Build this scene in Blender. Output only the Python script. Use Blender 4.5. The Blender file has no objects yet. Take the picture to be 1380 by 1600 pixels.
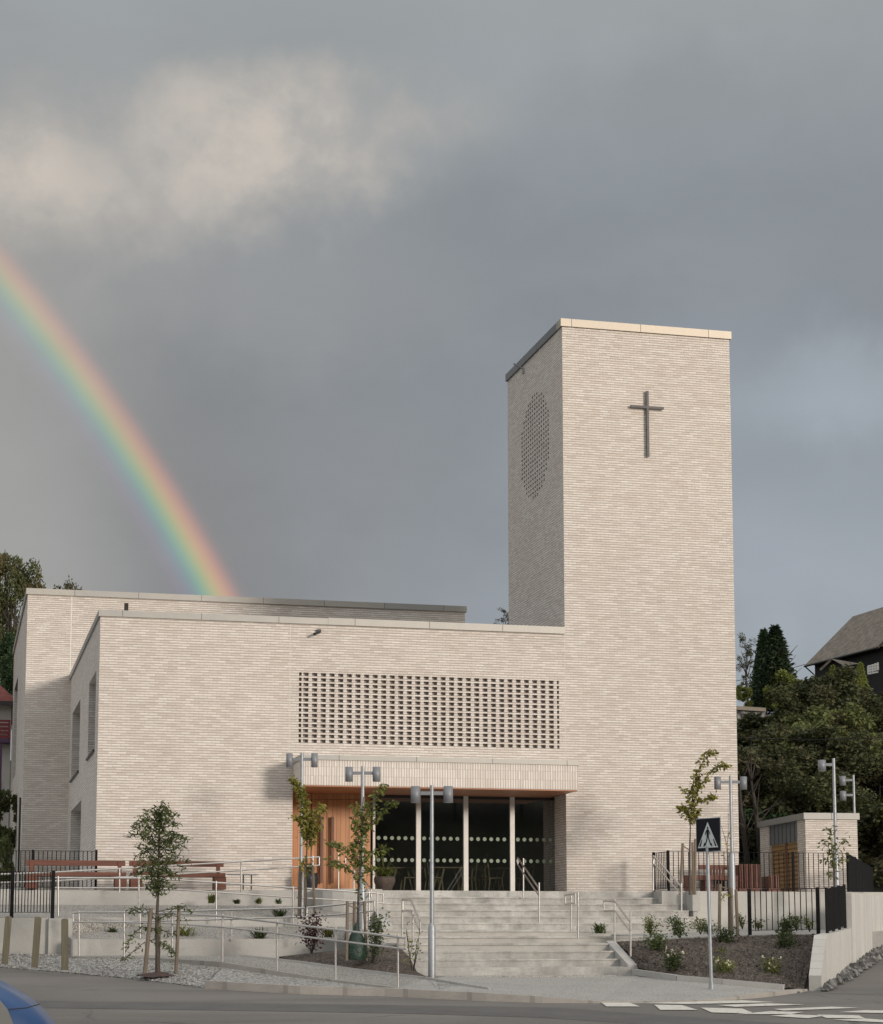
import bpy, math, random
from mathutils import Vector, Matrix
random.seed(7)
R = math.radians
S = bpy.context.scene
COL = S.collection

# ------------------------------------------------------------------ camera (fitted to the photograph, eye at the origin)
F_PX, CX, CY = 3084.8, 701.34, 1086.6
YAW, PITCH, ROLL = .2466993, .1251467, -.00117811
FW = Vector((math.sin(YAW)*math.cos(PITCH), math.cos(YAW)*math.cos(PITCH), math.sin(PITCH)))
RT = Vector((math.cos(YAW), -math.sin(YAW), 0))
UP = RT.cross(FW)
RT, UP = RT*math.cos(ROLL)+UP*math.sin(ROLL), -RT*math.sin(ROLL)+UP*math.cos(ROLL)
FH = Vector((math.sin(YAW), math.cos(YAW), 0))
cam = bpy.data.cameras.new('camera'); camo = bpy.data.objects.new('camera', cam); COL.objects.link(camo)
camo.matrix_world = Matrix((( RT.x, UP.x, -FW.x, 0), (RT.y, UP.y, -FW.y, 0), (RT.z, UP.z, -FW.z, 0), (0, 0, 0, 1)))
cam.sensor_fit = 'VERTICAL'; cam.sensor_height = 24; cam.lens = F_PX/1600*24
cam.shift_y = (CY-800)/1600; cam.shift_x = (690-CX)/1600
cam.clip_start = .3; cam.clip_end = 3000
S.camera = camo
S.view_settings.view_transform = 'Standard'; S.view_settings.look = 'None'
S.view_settings.exposure = 0; S.view_settings.gamma = 1
S.render.resolution_x = 883; S.render.resolution_y = 1024

# ------------------------------------------------------------------ node helper
class NT:
    def __init__(s, nt): s.nt = nt
    def n(s, t, **k):
        nd = s.nt.nodes.new(t)
        for a, b in k.items(): setattr(nd, a, b)
        return nd
    def l(s, a, b): s.nt.links.new(a, b)
    def put(s, sock, v):
        if isinstance(v, bpy.types.NodeSocket): s.l(v, sock)
        elif isinstance(v, (tuple, list)) and len(v) == 3 and sock.type == 'RGBA': sock.default_value = (*v, 1)
        else: sock.default_value = v
    def m(s, op, a, b=0, c=None, clamp=False):
        nd = s.n('ShaderNodeMath', operation=op); nd.use_clamp = clamp
        s.put(nd.inputs[0], a); s.put(nd.inputs[1], b)
        if c is not None: s.put(nd.inputs[2], c)
        return nd.outputs[0]
    def mix(s, f, a, b, bt='MIX'):
        nd = s.n('ShaderNodeMix', data_type='RGBA', blend_type=bt)
        s.put(nd.inputs[0], f); s.put(nd.inputs[6], a); s.put(nd.inputs[7], b)
        return nd.outputs[2]
    def noise(s, vec, sc, det=4, rough=.55, dist=0):
        nd = s.n('ShaderNodeTexNoise'); s.put(nd.inputs['Scale'], sc); nd.inputs['Detail'].default_value = det
        nd.inputs['Roughness'].default_value = rough; nd.inputs['Distortion'].default_value = dist
        if vec is not None: s.l(vec, nd.inputs['Vector'])
        return nd.outputs[0]
    def ss(s, v, a, b):
        nd = s.n('ShaderNodeMapRange', interpolation_type='SMOOTHSTEP')
        s.put(nd.inputs[0], v); s.put(nd.inputs[1], a); s.put(nd.inputs[2], b)
        return nd.outputs[0]
    def comb(s, x, y, z):
        nd = s.n('ShaderNodeCombineXYZ'); s.put(nd.inputs[0], x); s.put(nd.inputs[1], y); s.put(nd.inputs[2], z); return nd.outputs[0]

# ------------------------------------------------------------------ sky: rain clouds, a bright gap and the rainbow round the antisolar point
ANTI_AZ, ANTI_EL = R(-29.0), R(-10.5)
ANTI = Vector((math.sin(ANTI_AZ)*math.cos(ANTI_EL), math.cos(ANTI_AZ)*math.cos(ANTI_EL), math.sin(ANTI_EL)))
SUN = -ANTI
w = bpy.data.worlds.new('World'); S.world = w; w.use_nodes = True
t = NT(w.node_tree); w.node_tree.nodes.clear()
tc = t.n('ShaderNodeTexCoord'); nrm = t.n('ShaderNodeVectorMath', operation='NORMALIZE'); t.l(tc.outputs['Generated'], nrm.inputs[0])
D = nrm.outputs[0]
sx = t.n('ShaderNodeSeparateXYZ'); t.l(D, sx.inputs[0]); X, Y, Z = sx.outputs
az = t.m('MULTIPLY', t.m('ARCTAN2', X, Y), 57.2958)
el = t.m('MULTIPLY', t.m('ARCSINE', Z), 57.2958)
n1 = t.noise(D, 5, 6, .5, .15); n2 = t.noise(D, 14, 7, .55, .12); n3 = t.noise(D, 2.2, 3, .5)
wx = t.m('MULTIPLY', t.m('SUBTRACT', n1, .5), 9); wy = t.m('MULTIPLY', t.m('SUBTRACT', n2, .5), 5)
azw = t.m('ADD', az, wx); elw = t.m('ADD', t.m('ADD', el, wy), t.m('MULTIPLY', wx, .35))
def blob(a0, e0, ra, re, tilt=0, soft=(.35, 1.25)):
    da = t.m('SUBTRACT', azw, a0); de = t.m('SUBTRACT', elw, e0)
    de = t.m('ADD', de, t.m('MULTIPLY', da, tilt))
    r2 = t.m('ADD', t.m('POWER', t.m('DIVIDE', da, ra), 2), t.m('POWER', t.m('DIVIDE', de, re), 2))
    return t.m('SUBTRACT', 1, t.ss(t.m('SQRT', r2), *soft))
base = t.mix(t.ss(el, 3, 16), (.355, .395, .435), (.250, .278, .304))
base = t.mix(t.ss(el, 19, 30), base, (.335, .358, .365))
base = t.mix(t.m('MULTIPLY', t.ss(az, 17, 5), t.ss(el, 24, 12)), base, (.232, .240, .245))       # darker grey rain to the left
base = t.mix(t.m('MULTIPLY', t.ss(az, 7, 1), t.ss(el, 26, 20)), base, (.33, .335, .325))
base = t.mix(t.m('MULTIPLY', blob(23, 13, 7, 5), .5), base, (.33, .375, .43))
base = t.mix(t.m('MULTIPLY', t.ss(az, 15, 21), t.ss(el, 18, 8)), base, (.325, .365, .40))
mod = t.m('ADD', .80, t.m('MULTIPLY', t.m('ADD', t.m('MULTIPLY', n1, .55), t.m('MULTIPLY', n2, .45)), .42))
base = t.mix(1, base, t.comb(mod, mod, mod), 'MULTIPLY')
b1 = blob(1.5, 21.5, 6.0, 2.2, -.04, (.1, 1.45)); b2 = t.m('MAXIMUM', blob(9.6, 22.7, 5.2, 1.8, -.13, (.1, 1.5)), t.m('MULTIPLY', blob(13.2, 23.4, 3.2, 1.5, -.2, (.1, 1.5)), .5)); b3 = blob(5, 22.0, 10, 4.2, 0, (.2, 1.4))
br = t.m('MAXIMUM', b1, b2)
tex = t.ss(t.m('ADD', t.m('MULTIPLY', t.noise(D, 17, 7, .58, .12), .75), t.m('MULTIPLY', t.noise(D, 52, 6, .6, 0), .25)), .36, .62)
base = t.mix(t.m('MULTIPLY', b3, .40), base, (.38, .375, .365))
for a0_, e0_, ra_, re_, f_, c_ in ((25.5, 15.5, 2.6, 1.5, .45, (.42, .475, .53)), (23.5, 10.6, 4.5, 1.6, .35, (.40, .44, .50)), (19, 26.5, 9, 2.2, .35, (.36, .385, .40)), (9, 18.5, 7, 2.0, .25, (.33, .335, .335)), (16, 20.2, 5, 1.4, .3, (.225, .25, .27)), (11, 13.5, 5, 1.6, .25, (.29, .305, .325)), (21, 19, 5, 1.2, .22, (.34, .37, .395))):
    base = t.mix(t.m('MULTIPLY', blob(a0_, e0_, ra_, re_, 0, (.1, 1.5)), f_), base, c_)
streak = t.n('ShaderNodeMapping'); t.l(D, streak.inputs[0]); streak.inputs['Scale'].default_value = (5, 5, 13)
st_n = t.m('ADD', .91, t.m('MULTIPLY', t.noise(streak.outputs[0], 1.3, 7, .6, .2), .18))
base = t.mix(1, base, t.comb(st_n, st_n, st_n), 'MULTIPLY')
base = t.mix(t.m('MULTIPLY', br, t.m('ADD', .40, t.m('MULTIPLY', tex, .58))), base, (.60, .545, .485))
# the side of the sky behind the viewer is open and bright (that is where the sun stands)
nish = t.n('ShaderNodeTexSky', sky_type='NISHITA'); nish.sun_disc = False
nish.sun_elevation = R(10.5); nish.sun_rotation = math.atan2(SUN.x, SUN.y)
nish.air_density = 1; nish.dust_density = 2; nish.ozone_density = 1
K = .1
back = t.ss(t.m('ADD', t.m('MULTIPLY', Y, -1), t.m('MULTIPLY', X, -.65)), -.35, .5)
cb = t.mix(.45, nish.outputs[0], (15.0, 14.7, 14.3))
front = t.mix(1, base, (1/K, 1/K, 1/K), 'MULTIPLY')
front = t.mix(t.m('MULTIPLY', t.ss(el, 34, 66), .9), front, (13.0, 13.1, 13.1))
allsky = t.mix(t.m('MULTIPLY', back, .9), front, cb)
# rainbow
dot = t.n('ShaderNodeVectorMath', operation='DOT_PRODUCT'); t.l(D, dot.inputs[0]); dot.inputs[1].default_value = ANTI
th = t.m('MULTIPLY', t.m('ARCCOSINE', dot.outputs['Value']), 57.2958)
tt = t.m('DIVIDE', t.m('SUBTRACT', th, 40.30), 2.2, clamp=True)
cr = t.n('ShaderNodeValToRGB'); t.l(tt, cr.inputs[0]); e = cr.color_ramp; e.interpolation = 'B_SPLINE'
e.elements[0].position = 0; e.elements[0].color = (0, 0, 0, 1); e.elements[1].position = 1; e.elements[1].color = (0, 0, 0, 1)
for p, c in ((.12, (.015, .005, .02)), (.23, (.035, .02, .06)), (.34, (.0, .07, .09)), (.43, (.02, .17, .09)), (.52, (.16, .22, .02)), (.61, (.34, .19, .02)), (.71, (.33, .09, .02)), (.80, (.14, .03, .015)), (.88, (.03, .005, .005))):
    q = e.elements.new(p); q.color = (*c, 1)
fade = t.m('MULTIPLY', t.m('ADD', .62, t.m('MULTIPLY', t.ss(el, 20, 9), .5)), t.m('ADD', .75, t.m('MULTIPLY', n1, .5)))
fade = t.m('MULTIPLY', t.m('MULTIPLY', fade, t.ss(el, 22.5, 18.5)), .80)
bow = t.mix(1, cr.outputs[0], t.comb(fade, fade, fade), 'MULTIPLY')
bow = t.mix(1, bow, (1/K, 1/K, 1/K), 'MULTIPLY')
inner = t.m('MULTIPLY', t.ss(th, 41.5, 38), t.ss(el, 24, 14))
allsky = t.mix(t.m('MULTIPLY', inner, .10), allsky, (4.2, 4.0, 3.9))
allsky = t.mix(1, allsky, bow, 'ADD')
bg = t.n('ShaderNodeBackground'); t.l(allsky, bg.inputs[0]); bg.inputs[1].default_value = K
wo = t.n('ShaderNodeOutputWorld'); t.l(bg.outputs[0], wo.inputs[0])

sl = bpy.data.lights.new('sun', 'SUN'); sl.energy = 2.0; sl.angle = R(9.5); sl.color = (1, .905, .82)
so = bpy.data.objects.new('sun', sl); COL.objects.link(so)
so.rotation_euler = (-SUN).to_track_quat('-Z', 'Y').to_euler()

# ------------------------------------------------------------------ geometry helpers
def ray(x, y): return FW + RT*((x-CX)/F_PX) - UP*((y-CY)/F_PX)
def at(x, y, d): v = ray(x, y); return v*(d/v.dot(FH))
def onY(x, y, Yv): v = ray(x, y); return v*(Yv/v.y)
def onX(x, y, Xv): v = ray(x, y); return v*(Xv/v.x)
def roadz(Yv): return max(-1.66, -2.896+.055*Yv) if Yv > 28 else -1.356-(28-Yv)*.0109
def onroad(x, y, dz=0):
    v = ray(x, y); k = (-2.896+dz)/(v.z-.055*v.y); p = v*k
    return p

class MB:
    def __init__(s): s.v = []; s.f = []; s.sm = []
    def add(s, vs, fs, smooth=False):
        o = len(s.v); s.v += [Vector(a) for a in vs]
        s.f += [tuple(i+o for i in f) for f in fs]; s.sm += [smooth]*len(fs); return s
    def box(s, x0, x1, y0, y1, z0, z1):
        return s.add([(x0,y0,z0),(x1,y0,z0),(x1,y1,z0),(x0,y1,z0),(x0,y0,z1),(x1,y0,z1),(x1,y1,z1),(x0,y1,z1)],
              [(0,3,2,1),(4,5,6,7),(0,1,5,4),(1,2,6,5),(2,3,7,6),(3,0,4,7)])
    def obox(s, c, ux, uy, uz, a, b, h):
        c, ux, uy, uz = Vector(c), Vector(ux).normalized(), Vector(uy).normalized(), Vector(uz).normalized()
        vs = [c+ux*(i*a/2)+uy*(j*b/2)+uz*(k*h/2) for k in (-1,1) for i, j in ((-1,-1),(1,-1),(1,1),(-1,1))]
        return s.add(vs, [(0,3,2,1),(4,5,6,7),(0,1,5,4),(1,2,6,5),(2,3,7,6),(3,0,4,7)])
    def beam(s, p, q, w_, h):
        p, q = Vector(p), Vector(q); d = (q-p); L = d.length; d.normalize()
        up = Vector((0,0,1)) if abs(d.z) < .9 else Vector((0,1,0))
        sd = d.cross(up).normalized(); up = sd.cross(d)
        return s.obox((p+q)/2, d, sd, up, L, w_, h)
    def tube(s, pts, r, n=8, cap=True):
        pts = [Vector(p) for p in pts]; rs = r if isinstance(r, (list, tuple)) else [r]*len(pts)
        vs = []; ref = None
        for i, p in enumerate(pts):
            a = pts[max(i-1,0)]; b = pts[min(i+1,len(pts)-1)]; d = (b-a)
            if d.length < 1e-9: d = Vector((0,0,1))
            d.normalize()
            if ref is None: ref = Vector((1,0,0)) if abs(d.x) < .8 else Vector((0,1,0))
            u = (ref-d*ref.dot(d)).normalized(); ref = u; v = d.cross(u)
            for k in range(n):
                t_ = 2*math.pi*k/n; vs.append(p+(u*math.cos(t_)+v*math.sin(t_))*rs[i])
        fs = [(i*n+k, i*n+(k+1)%n, (i+1)*n+(k+1)%n, (i+1)*n+k) for i in range(len(pts)-1) for k in range(n)]
        s.add(vs, fs, True)
        if cap:
            s.add(vs[:n], [tuple(reversed(range(n)))]); s.add(vs[-n:], [tuple(range(n))])
        return s
    def lathe(s, c, prof, n=24):
        c = Vector(c); vs = []
        for r_, z in prof:
            for k in range(n): t_ = 2*math.pi*k/n; vs.append(c+Vector((r_*math.cos(t_), r_*math.sin(t_), z)))
        fs = [(i*n+k, i*n+(k+1)%n, (i+1)*n+(k+1)%n, (i+1)*n+k) for i in range(len(prof)-1) for k in range(n)]
        return s.add(vs, fs, True)
    def slab(s, pts, th, bot=None):           # polygon (any order), extruded down
        pts = [Vector(p) for p in pts]
        ar = sum(pts[i].x*pts[(i+1)%len(pts)].y-pts[(i+1)%len(pts)].x*pts[i].y for i in range(len(pts)))
        if ar < 0: pts.reverse()
        n = len(pts); lo = [Vector((p.x, p.y, (p.z-th) if bot is None else bot)) for p in pts]
        fs = [tuple(range(n)), tuple(reversed(range(n, 2*n)))] + [(i+n, (i+1)%n+n, (i+1)%n, i) for i in range(n)]
        return s.add(pts+lo, fs)
    def strip(s, A, B, th):                   # quad strip between two polylines, extruded down
        for i in range(len(A)-1): s.slab([A[i], A[i+1], B[i+1], B[i]], th)
        return s
    def build(s, name, mat, parent=None):
        off = Vector((0,0,0)); q = parent
        while q is not None: off += q.location; q = q.parent
        me = bpy.data.meshes.new(name); me.from_pydata([v-off for v in s.v], [], s.f)
        me.polygons.foreach_set('use_smooth', s.sm); me.materials.append(mat); me.update()
        o = bpy.data.objects.new(name, me); COL.objects.link(o)
        if parent is not None: o.parent = parent
        return o

def tag(o, label, cat, group=None, kind=None):
    o['label'] = label; o['category'] = cat
    if group: o['group'] = group
    if kind: o['kind'] = kind
    return o
def thing(name, loc, label, cat, group=None):
    o = bpy.data.objects.new(name, None); COL.objects.link(o); o.location = loc; o.empty_display_size = .2
    return tag(o, label, cat, group)
def struct(o, label=None):
    o['kind'] = 'structure'
    if label: o['label'] = label
    return o
def copy_tree(o, parent=None):
    c = o.copy(); COL.objects.link(c)
    if parent is not None: c.parent = parent
    for ch in list(o.children): copy_tree(ch, c)
    return c

# ------------------------------------------------------------------ materials
def newmat(name):
    m = bpy.data.materials.new(name); m.use_nodes = True; m.node_tree.nodes.clear()
    t = NT(m.node_tree); b = t.n('ShaderNodeBsdfPrincipled'); o = t.n('ShaderNodeOutputMaterial'); t.l(b.outputs[0], o.inputs[0])
    return m, t, b
def setb(t, b, **k):
    names = dict(col='Base Color', rough='Roughness', metal='Metallic', spec='Specular IOR Level', trans='Transmission Weight', alpha='Alpha', coat='Coat Weight', sheen='Sheen Weight')
    for a, v in k.items(): t.put(b.inputs[names[a]], v)
def bump(t, b, h, dist, strength=1):
    n = t.n('ShaderNodeBump'); n.inputs['Distance'].default_value = dist; n.inputs['Strength'].default_value = strength
    t.l(h, n.inputs['Height']); t.l(n.outputs[0], b.inputs['Normal'])
def plain(name, c1, c2=None, sc=3, rough=.6, metal=0, bmp=0, bsc=40, coords='Object', spec=.5, stretch=None, det=5):
    m, t, b = newmat(name); tc = t.n('ShaderNodeTexCoord'); v = tc.outputs[coords]
    if stretch:
        mp = t.n('ShaderNodeMapping'); t.l(v, mp.inputs[0]); mp.inputs['Scale'].default_value = stretch; v = mp.outputs[0]
    if c2 is None: c2 = tuple(x*.8 for x in c1)
    f = t.ss(t.noise(v, sc, det, .6), .3, .7)
    setb(t, b, col=t.mix(f, c1, c2), rough=rough, metal=metal, spec=spec)
    if bmp: bump(t, b, t.noise(v, bsc, 4, .6), bmp)
    return m
def brick(name, vertical=False, tone=1.0):
    m, t, b = newmat(name); g = t.n('ShaderNodeNewGeometry')
    sp = t.n('ShaderNodeSeparateXYZ'); t.l(g.outputs['Position'], sp.inputs[0])
    sn = t.n('ShaderNodeSeparateXYZ'); t.l(g.outputs['True Normal'], sn.inputs[0])
    isx = t.m('GREATER_THAN', t.m('ABSOLUTE', sn.outputs[0]), .6)
    u = t.m('ADD', t.m('MULTIPLY', sp.outputs[0], t.m('SUBTRACT', 1, isx)), t.m('MULTIPLY', sp.outputs[1], isx))
    v = sp.outputs[2]
    if vertical: u, v = t.m('SUBTRACT', v, 3.95), u
    CH, BL = .0667, .228
    vv = t.m('DIVIDE', v, CH); row = t.m('FLOOR', vv); fv = t.m('FRACT', vv)
    wr = t.n('ShaderNodeTexWhiteNoise', noise_dimensions='1D'); t.l(row, wr.inputs['W'])
    if vertical: uu = t.m('DIVIDE', u, BL)
    else: uu = t.m('ADD', t.m('DIVIDE', u, BL), t.m('ADD', t.m('MULTIPLY', t.m('MODULO', row, 2), .5), t.m('MULTIPLY', wr.outputs[0], .22)))
    col = t.m('FLOOR', uu); fu = t.m('FRACT', uu)
    wn = t.n('ShaderNodeTexWhiteNoise', noise_dimensions='2D'); t.l(t.comb(row, col, 0), wn.inputs['Vector'])
    ws = t.n('ShaderNodeSeparateColor'); t.l(wn.outputs['Color'], ws.inputs[0])
    cr = t.n('ShaderNodeValToRGB'); t.l(ws.outputs[0], cr.inputs[0]); e = cr.color_ramp
    e.elements[0].position = 0; e.elements[0].color = (.50*tone, .425*tone, .355*tone, 1); e.elements[1].position = 1; e.elements[1].color = (.80*tone, .755*tone, .69*tone, 1)
    for p, c in ((.15, (.56, .49, .435)), (.5, (.62, .555, .50)), (.8, (.66, .60, .545)), (.93, (.74, .69, .64))):
        q = e.elements.new(p); q.color = (*[x*tone for x in c], 1)
    big = t.noise(g.outputs['Position'], .35, 4, .6); mid = t.noise(g.outputs['Position'], 1.7, 5, .65)
    k = t.m('ADD', .80, t.m('MULTIPLY', t.m('ADD', t.m('MULTIPLY', big, .5), t.m('MULTIPLY', mid, .5)), .40))
    c = t.mix(.8 if vertical else .55, cr.outputs[0], (.63*tone, .575*tone, .528*tone))
    c = t.mix(1, c, t.comb(k, k, k), 'MULTIPLY')
    # lime slurry smeared over the faces
    mpv = t.n('ShaderNodeMapping'); t.l(t.comb(u, v, 0), mpv.inputs[0]); mpv.inputs['Scale'].default_value = (7, 30, 1)
    sl_ = t.ss(t.noise(mpv.outputs[0], 1, 5, .7), .50, .74)
    c = t.mix(t.m('MULTIPLY', sl_, .25), c, (.80*tone, .76*tone, .71*tone))
    # ragged pale arris along the upper part of many bricks
    ar = t.m('MULTIPLY', t.m('GREATER_THAN', fv, .60), t.ss(t.m('ADD', ws.outputs[2], t.m('MULTIPLY', mid, .3)), .2, 1.15))
    c = t.mix(t.m('MULTIPLY', ar, .7), c, (.84*tone, .81*tone, .76*tone))
    hue = t.noise(g.outputs['Position'], .8, 3)
    c = t.mix(t.m('MULTIPLY', t.ss(hue, .45, .7), .30), c, (.62*tone, .545*tone, .475*tone))
    c = t.mix(t.m('MULTIPLY', t.m('LESS_THAN', fu, .055), .5), c, (.42*tone, .37*tone, .32*tone))
    mo = t.m('LESS_THAN', fv, .21)
    c = t.mix(t.m('MULTIPLY', mo, .92), c, (.36*tone, .325*tone, .285*tone))
    setb(t, b, col=c, rough=.88, spec=.25)
    hb = t.m('ADD', t.m('MULTIPLY', t.m('SUBTRACT', 1, mo), .8), t.m('MULTIPLY', ws.outputs[1], .5))
    hb = t.m('ADD', hb, t.m('MULTIPLY', t.noise(g.outputs['Position'], 30, 3), .25))
    bump(t, b, hb, .012, .8)
    return m
M = {}
M['brick'] = brick('pale_brick'); M['brick_up'] = brick('pale_brick_soldier', True, 1.06)
def zinc(name, c1, c2, rough, metal):
    m, t, b = newmat(name); g = t.n('ShaderNodeNewGeometry')
    sp = t.n('ShaderNodeSeparateXYZ'); t.l(g.outputs['Position'], sp.inputs[0])
    u = t.m('ADD', sp.outputs[0], sp.outputs[1]); u = t.m('DIVIDE', u, 2.0)
    wn = t.n('ShaderNodeTexWhiteNoise', noise_dimensions='1D'); t.l(t.m('FLOOR', u), wn.inputs['W'])
    seam = t.m('LESS_THAN', t.m('FRACT', u), .008)
    f = t.m('ADD', t.m('MULTIPLY', wn.outputs[0], .5), t.m('MULTIPLY', t.noise(g.outputs['Position'], 1.6, 4), .6))
    c = t.mix(f, c1, c2); c = t.mix(seam, c, (.1, .1, .1))
    setb(t, b, col=c, rough=rough, metal=metal)
    bump(t, b, t.noise(g.outputs['Position'], 2.2, 2), .02, .25)
    return m
M['zinc'] = zinc('zinc_coping', (.30, .305, .30), (.42, .40, .36), .55, .5)
M['zinc_sunlit'] = zinc('sunlit_zinc_coping', (.42, .38, .32), (.50, .45, .38), .55, .5)  # sun reflected by the tower's front coping, put into the colour
M['zinc_dark'] = zinc('grey_cladding_shaded_zinc', (.16, .17, .18), (.22, .23, .24), .5, .4)  # shed cladding's own grey; on the tower coping it paints shade
M['roof'] = plain('bitumen', (.06, .06, .06), (.1, .1, .1), 2, .9)
M['steel'] = plain('brushed_steel', (.62, .60, .57), (.52, .5, .48), 8, .32, .9)
M['galv'] = plain('galvanised_steel', (.42, .44, .46), (.34, .36, .38), 14, .5, .55)
M['lamp'] = plain('lamp_grey', (.25, .26, .28), (.22, .23, .25), 3, .5, .2)
M['lens'] = plain('lamp_lens', (.5, .5, .48), (.45, .45, .43), 3, .3)
M['black'] = plain('black_steel', (.008, .008, .009), (.013, .013, .014), 9, .75, spec=.15)
M['dark'] = plain('dark_interior', (.30, .27, .24), (.20, .18, .16), .5, .8)
M['floor_in'] = plain('dark_floor', (.16, .14, .12), (.12, .11, .10), 2, .4)
M['cross'] = plain('cross_steel', (.070, .068, .070), (.05, .049, .05), 5, .5, .3)
def wood(name, c1, c2, axis=(14, 14, .6), plank=None, rough=.5):
    m, t, b = newmat(name); tc = t.n('ShaderNodeTexCoord')
    mp = t.n('ShaderNodeMapping'); t.l(tc.outputs['Object'], mp.inputs[0]); mp.inputs['Scale'].default_value = axis
    f = t.ss(t.noise(mp.outputs[0], 2, 6, .6, .4), .25, .75); c = t.mix(f, c1, c2)
    h = f
    if plank:
        ax, wd = plank; sp = t.n('ShaderNodeSeparateXYZ'); t.l(tc.outputs['Object'], sp.inputs[0])
        q = t.m('DIVIDE', sp.outputs[ax], wd); wn = t.n('ShaderNodeTexWhiteNoise', noise_dimensions='1D'); t.l(t.m('FLOOR', q), wn.inputs['W'])
        k = t.m('ADD', .88, t.m('MULTIPLY', wn.outputs[0], .24)); c = t.mix(1, c, t.comb(k, k, k), 'MULTIPLY')
        g_ = t.m('LESS_THAN', t.m('FRACT', q), .07); c = t.mix(t.m('MULTIPLY', g_, .75), c, tuple(x*.25 for x in c1))
        bump(t, b, t.m('SUBTRACT', 1, g_), .006)
    setb(t, b, col=c, rough=rough); return m
M['door_wood'] = wood('oiled_door_wood', (.56, .265, .115), (.47, .205, .08), (9, 9, .5), (0, .115), .42)
M['handle_wood'] = wood('dark_handle_wood', (.16, .06, .03), (.10, .04, .02))
M['soffit'] = wood('soffit_wood', (.40, .17, .08), (.32, .13, .06), (.6, 14, 14), (1, .12), .5)
M['red_wood'] = wood('stained_bench_wood', (.17, .055, .030), (.10, .030, .018), (.8, 14, 14), None, .55)
M['stake'] = wood('stake_wood', (.24, .19, .14), (.15, .12, .09), (16, 16, 1), None, .8)
M['post_wood'] = wood('weathered_post_wood', (.165, .150, .105), (.105, .095, .065), (20, 20, 1.2), None, .85)
M['chair_wood'] = wood('pale_chair_wood', (.72, .54, .34), (.62, .46, .28), (8, 8, 8), None, .5)
M['shed_wood'] = wood('shed_door_wood', (.36, .215, .085), (.26, .15, .06), (.7, .7, 14), (2, .13), .6)
M['bark'] = plain('bark', (.115, .095, .08), (.06, .05, .04), 22, .9, bmp=.01)
M['bark_dark'] = plain('dark_bark', (.05, .04, .035), (.03, .025, .02), 12, .9)
M['frame'] = plain('pale_frame', (.74, .72, .68), (.68, .66, .62), 3, .4)
M['dark_frame'] = plain('dark_frame', (.02, .02, .022), (.03, .03, .03), 3, .4)
M['door_grey'] = plain('blue_grey_door', (.16, .20, .235), (.13, .165, .20), 3, .45)
M['dots'] = plain('frosted_dots', (.27, .32, .24), (.22, .27, .20), 6, .6)
def concrete(name, c1, c2, board=None, stain=.5, sc=1.0):
    m, t, b = newmat(name); g = t.n('ShaderNodeNewGeometry'); P = g.outputs['Position']
    mp = t.n('ShaderNodeMapping'); t.l(P, mp.inputs[0]); mp.inputs['Scale'].default_value = (1.2, 1.2, 5)
    f = t.ss(t.noise(P, .9*sc, 6, .65), .3, .7); c = t.mix(f, c1, c2)
    s2 = t.ss(t.noise(mp.outputs[0], 2.4*sc, 6, .7), .5, .75); c = t.mix(t.m('MULTIPLY', s2, stain), c, tuple(x*.55 for x in c1))
    pores = t.m('GREATER_THAN', t.noise(P, 38, 2), .70); c = t.mix(t.m('MULTIPLY', pores, .35), c, (.12, .12, .11))
    h = t.noise(P, 14, 5, .7)
    if board == 'steps':
        sp = t.n('ShaderNodeSeparateXYZ'); t.l(P, sp.inputs[0]); lv = t.m('FLOOR', t.m('DIVIDE', t.m('ADD', sp.outputs[2], .147), .165))
        q = t.m('FLOOR', t.m('ADD', t.m('DIVIDE', sp.outputs[0], .9), t.m('MULTIPLY', lv, .37)))
        wn = t.n('ShaderNodeTexWhiteNoise', noise_dimensions='2D'); t.l(t.comb(lv, q, 0), wn.inputs['Vector'])
        mp2 = t.n('ShaderNodeMapping'); t.l(t.comb(sp.outputs[0], lv, 0), mp2.inputs[0]); mp2.inputs['Scale'].default_value = (1.1, 7.7, 1)
        st2 = t.noise(mp2.outputs[0], 2.2, 6, .7)
        k = t.m('ADD', .55, t.m('ADD', t.m('MULTIPLY', wn.outputs[0], .10), t.m('MULTIPLY', st2, .72))); c = t.mix(1, c, t.comb(k, k, k), 'MULTIPLY')
        mp3 = t.n('ShaderNodeMapping'); t.l(P, mp3.inputs[0]); mp3.inputs['Scale'].default_value = (7, 2, 9)
        c = t.mix(t.m('MULTIPLY', t.ss(t.noise(mp3.outputs[0], 1, 5, .7), .52, .72), .4), c, (.22, .20, .175))
        board = None
    if board:
        sp = t.n('ShaderNodeSeparateXYZ'); t.l(P, sp.inputs[0])
        q = t.m('DIVIDE', t.m('ADD', t.m('MULTIPLY', sp.outputs[0], board[0]), t.m('MULTIPLY', sp.outputs[1], board[1])), board[2])
        wn = t.n('ShaderNodeTexWhiteNoise', noise_dimensions='1D'); t.l(t.m('FLOOR', q), wn.inputs['W'])
        k = t.m('ADD', .93, t.m('MULTIPLY', wn.outputs[0], .12)); c = t.mix(1, c, t.comb(k, k, k), 'MULTIPLY')
        gr = t.m('LESS_THAN', t.m('FRACT', q), .08); c = t.mix(t.m('MULTIPLY', gr, .4), c, tuple(x*.4 for x in c1)); h = t.m('ADD', h, t.m('MULTIPLY', wn.outputs[0], 1.0))
    setb(t, b, col=c, rough=.85, spec=.3); bump(t, b, h, .012, .6); return m
M['conc'] = concrete('cast_concrete', (.49, .48, .455), (.41, .40, .375), None, .30)
M['conc_step'] = concrete('stained_step_concrete', (.56, .55, .52), (.34, .33, .305), 'steps', .9, 1.5)
M['conc_white'] = concrete('white_board_concrete', (.58, .565, .53), (.53, .515, .48), (.53, .85, .17), .22)
M['conc_pale'] = concrete('pale_wall_concrete', (.50, .49, .455), (.44, .43, .40), (1, 0, 1.22), .25)
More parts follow.
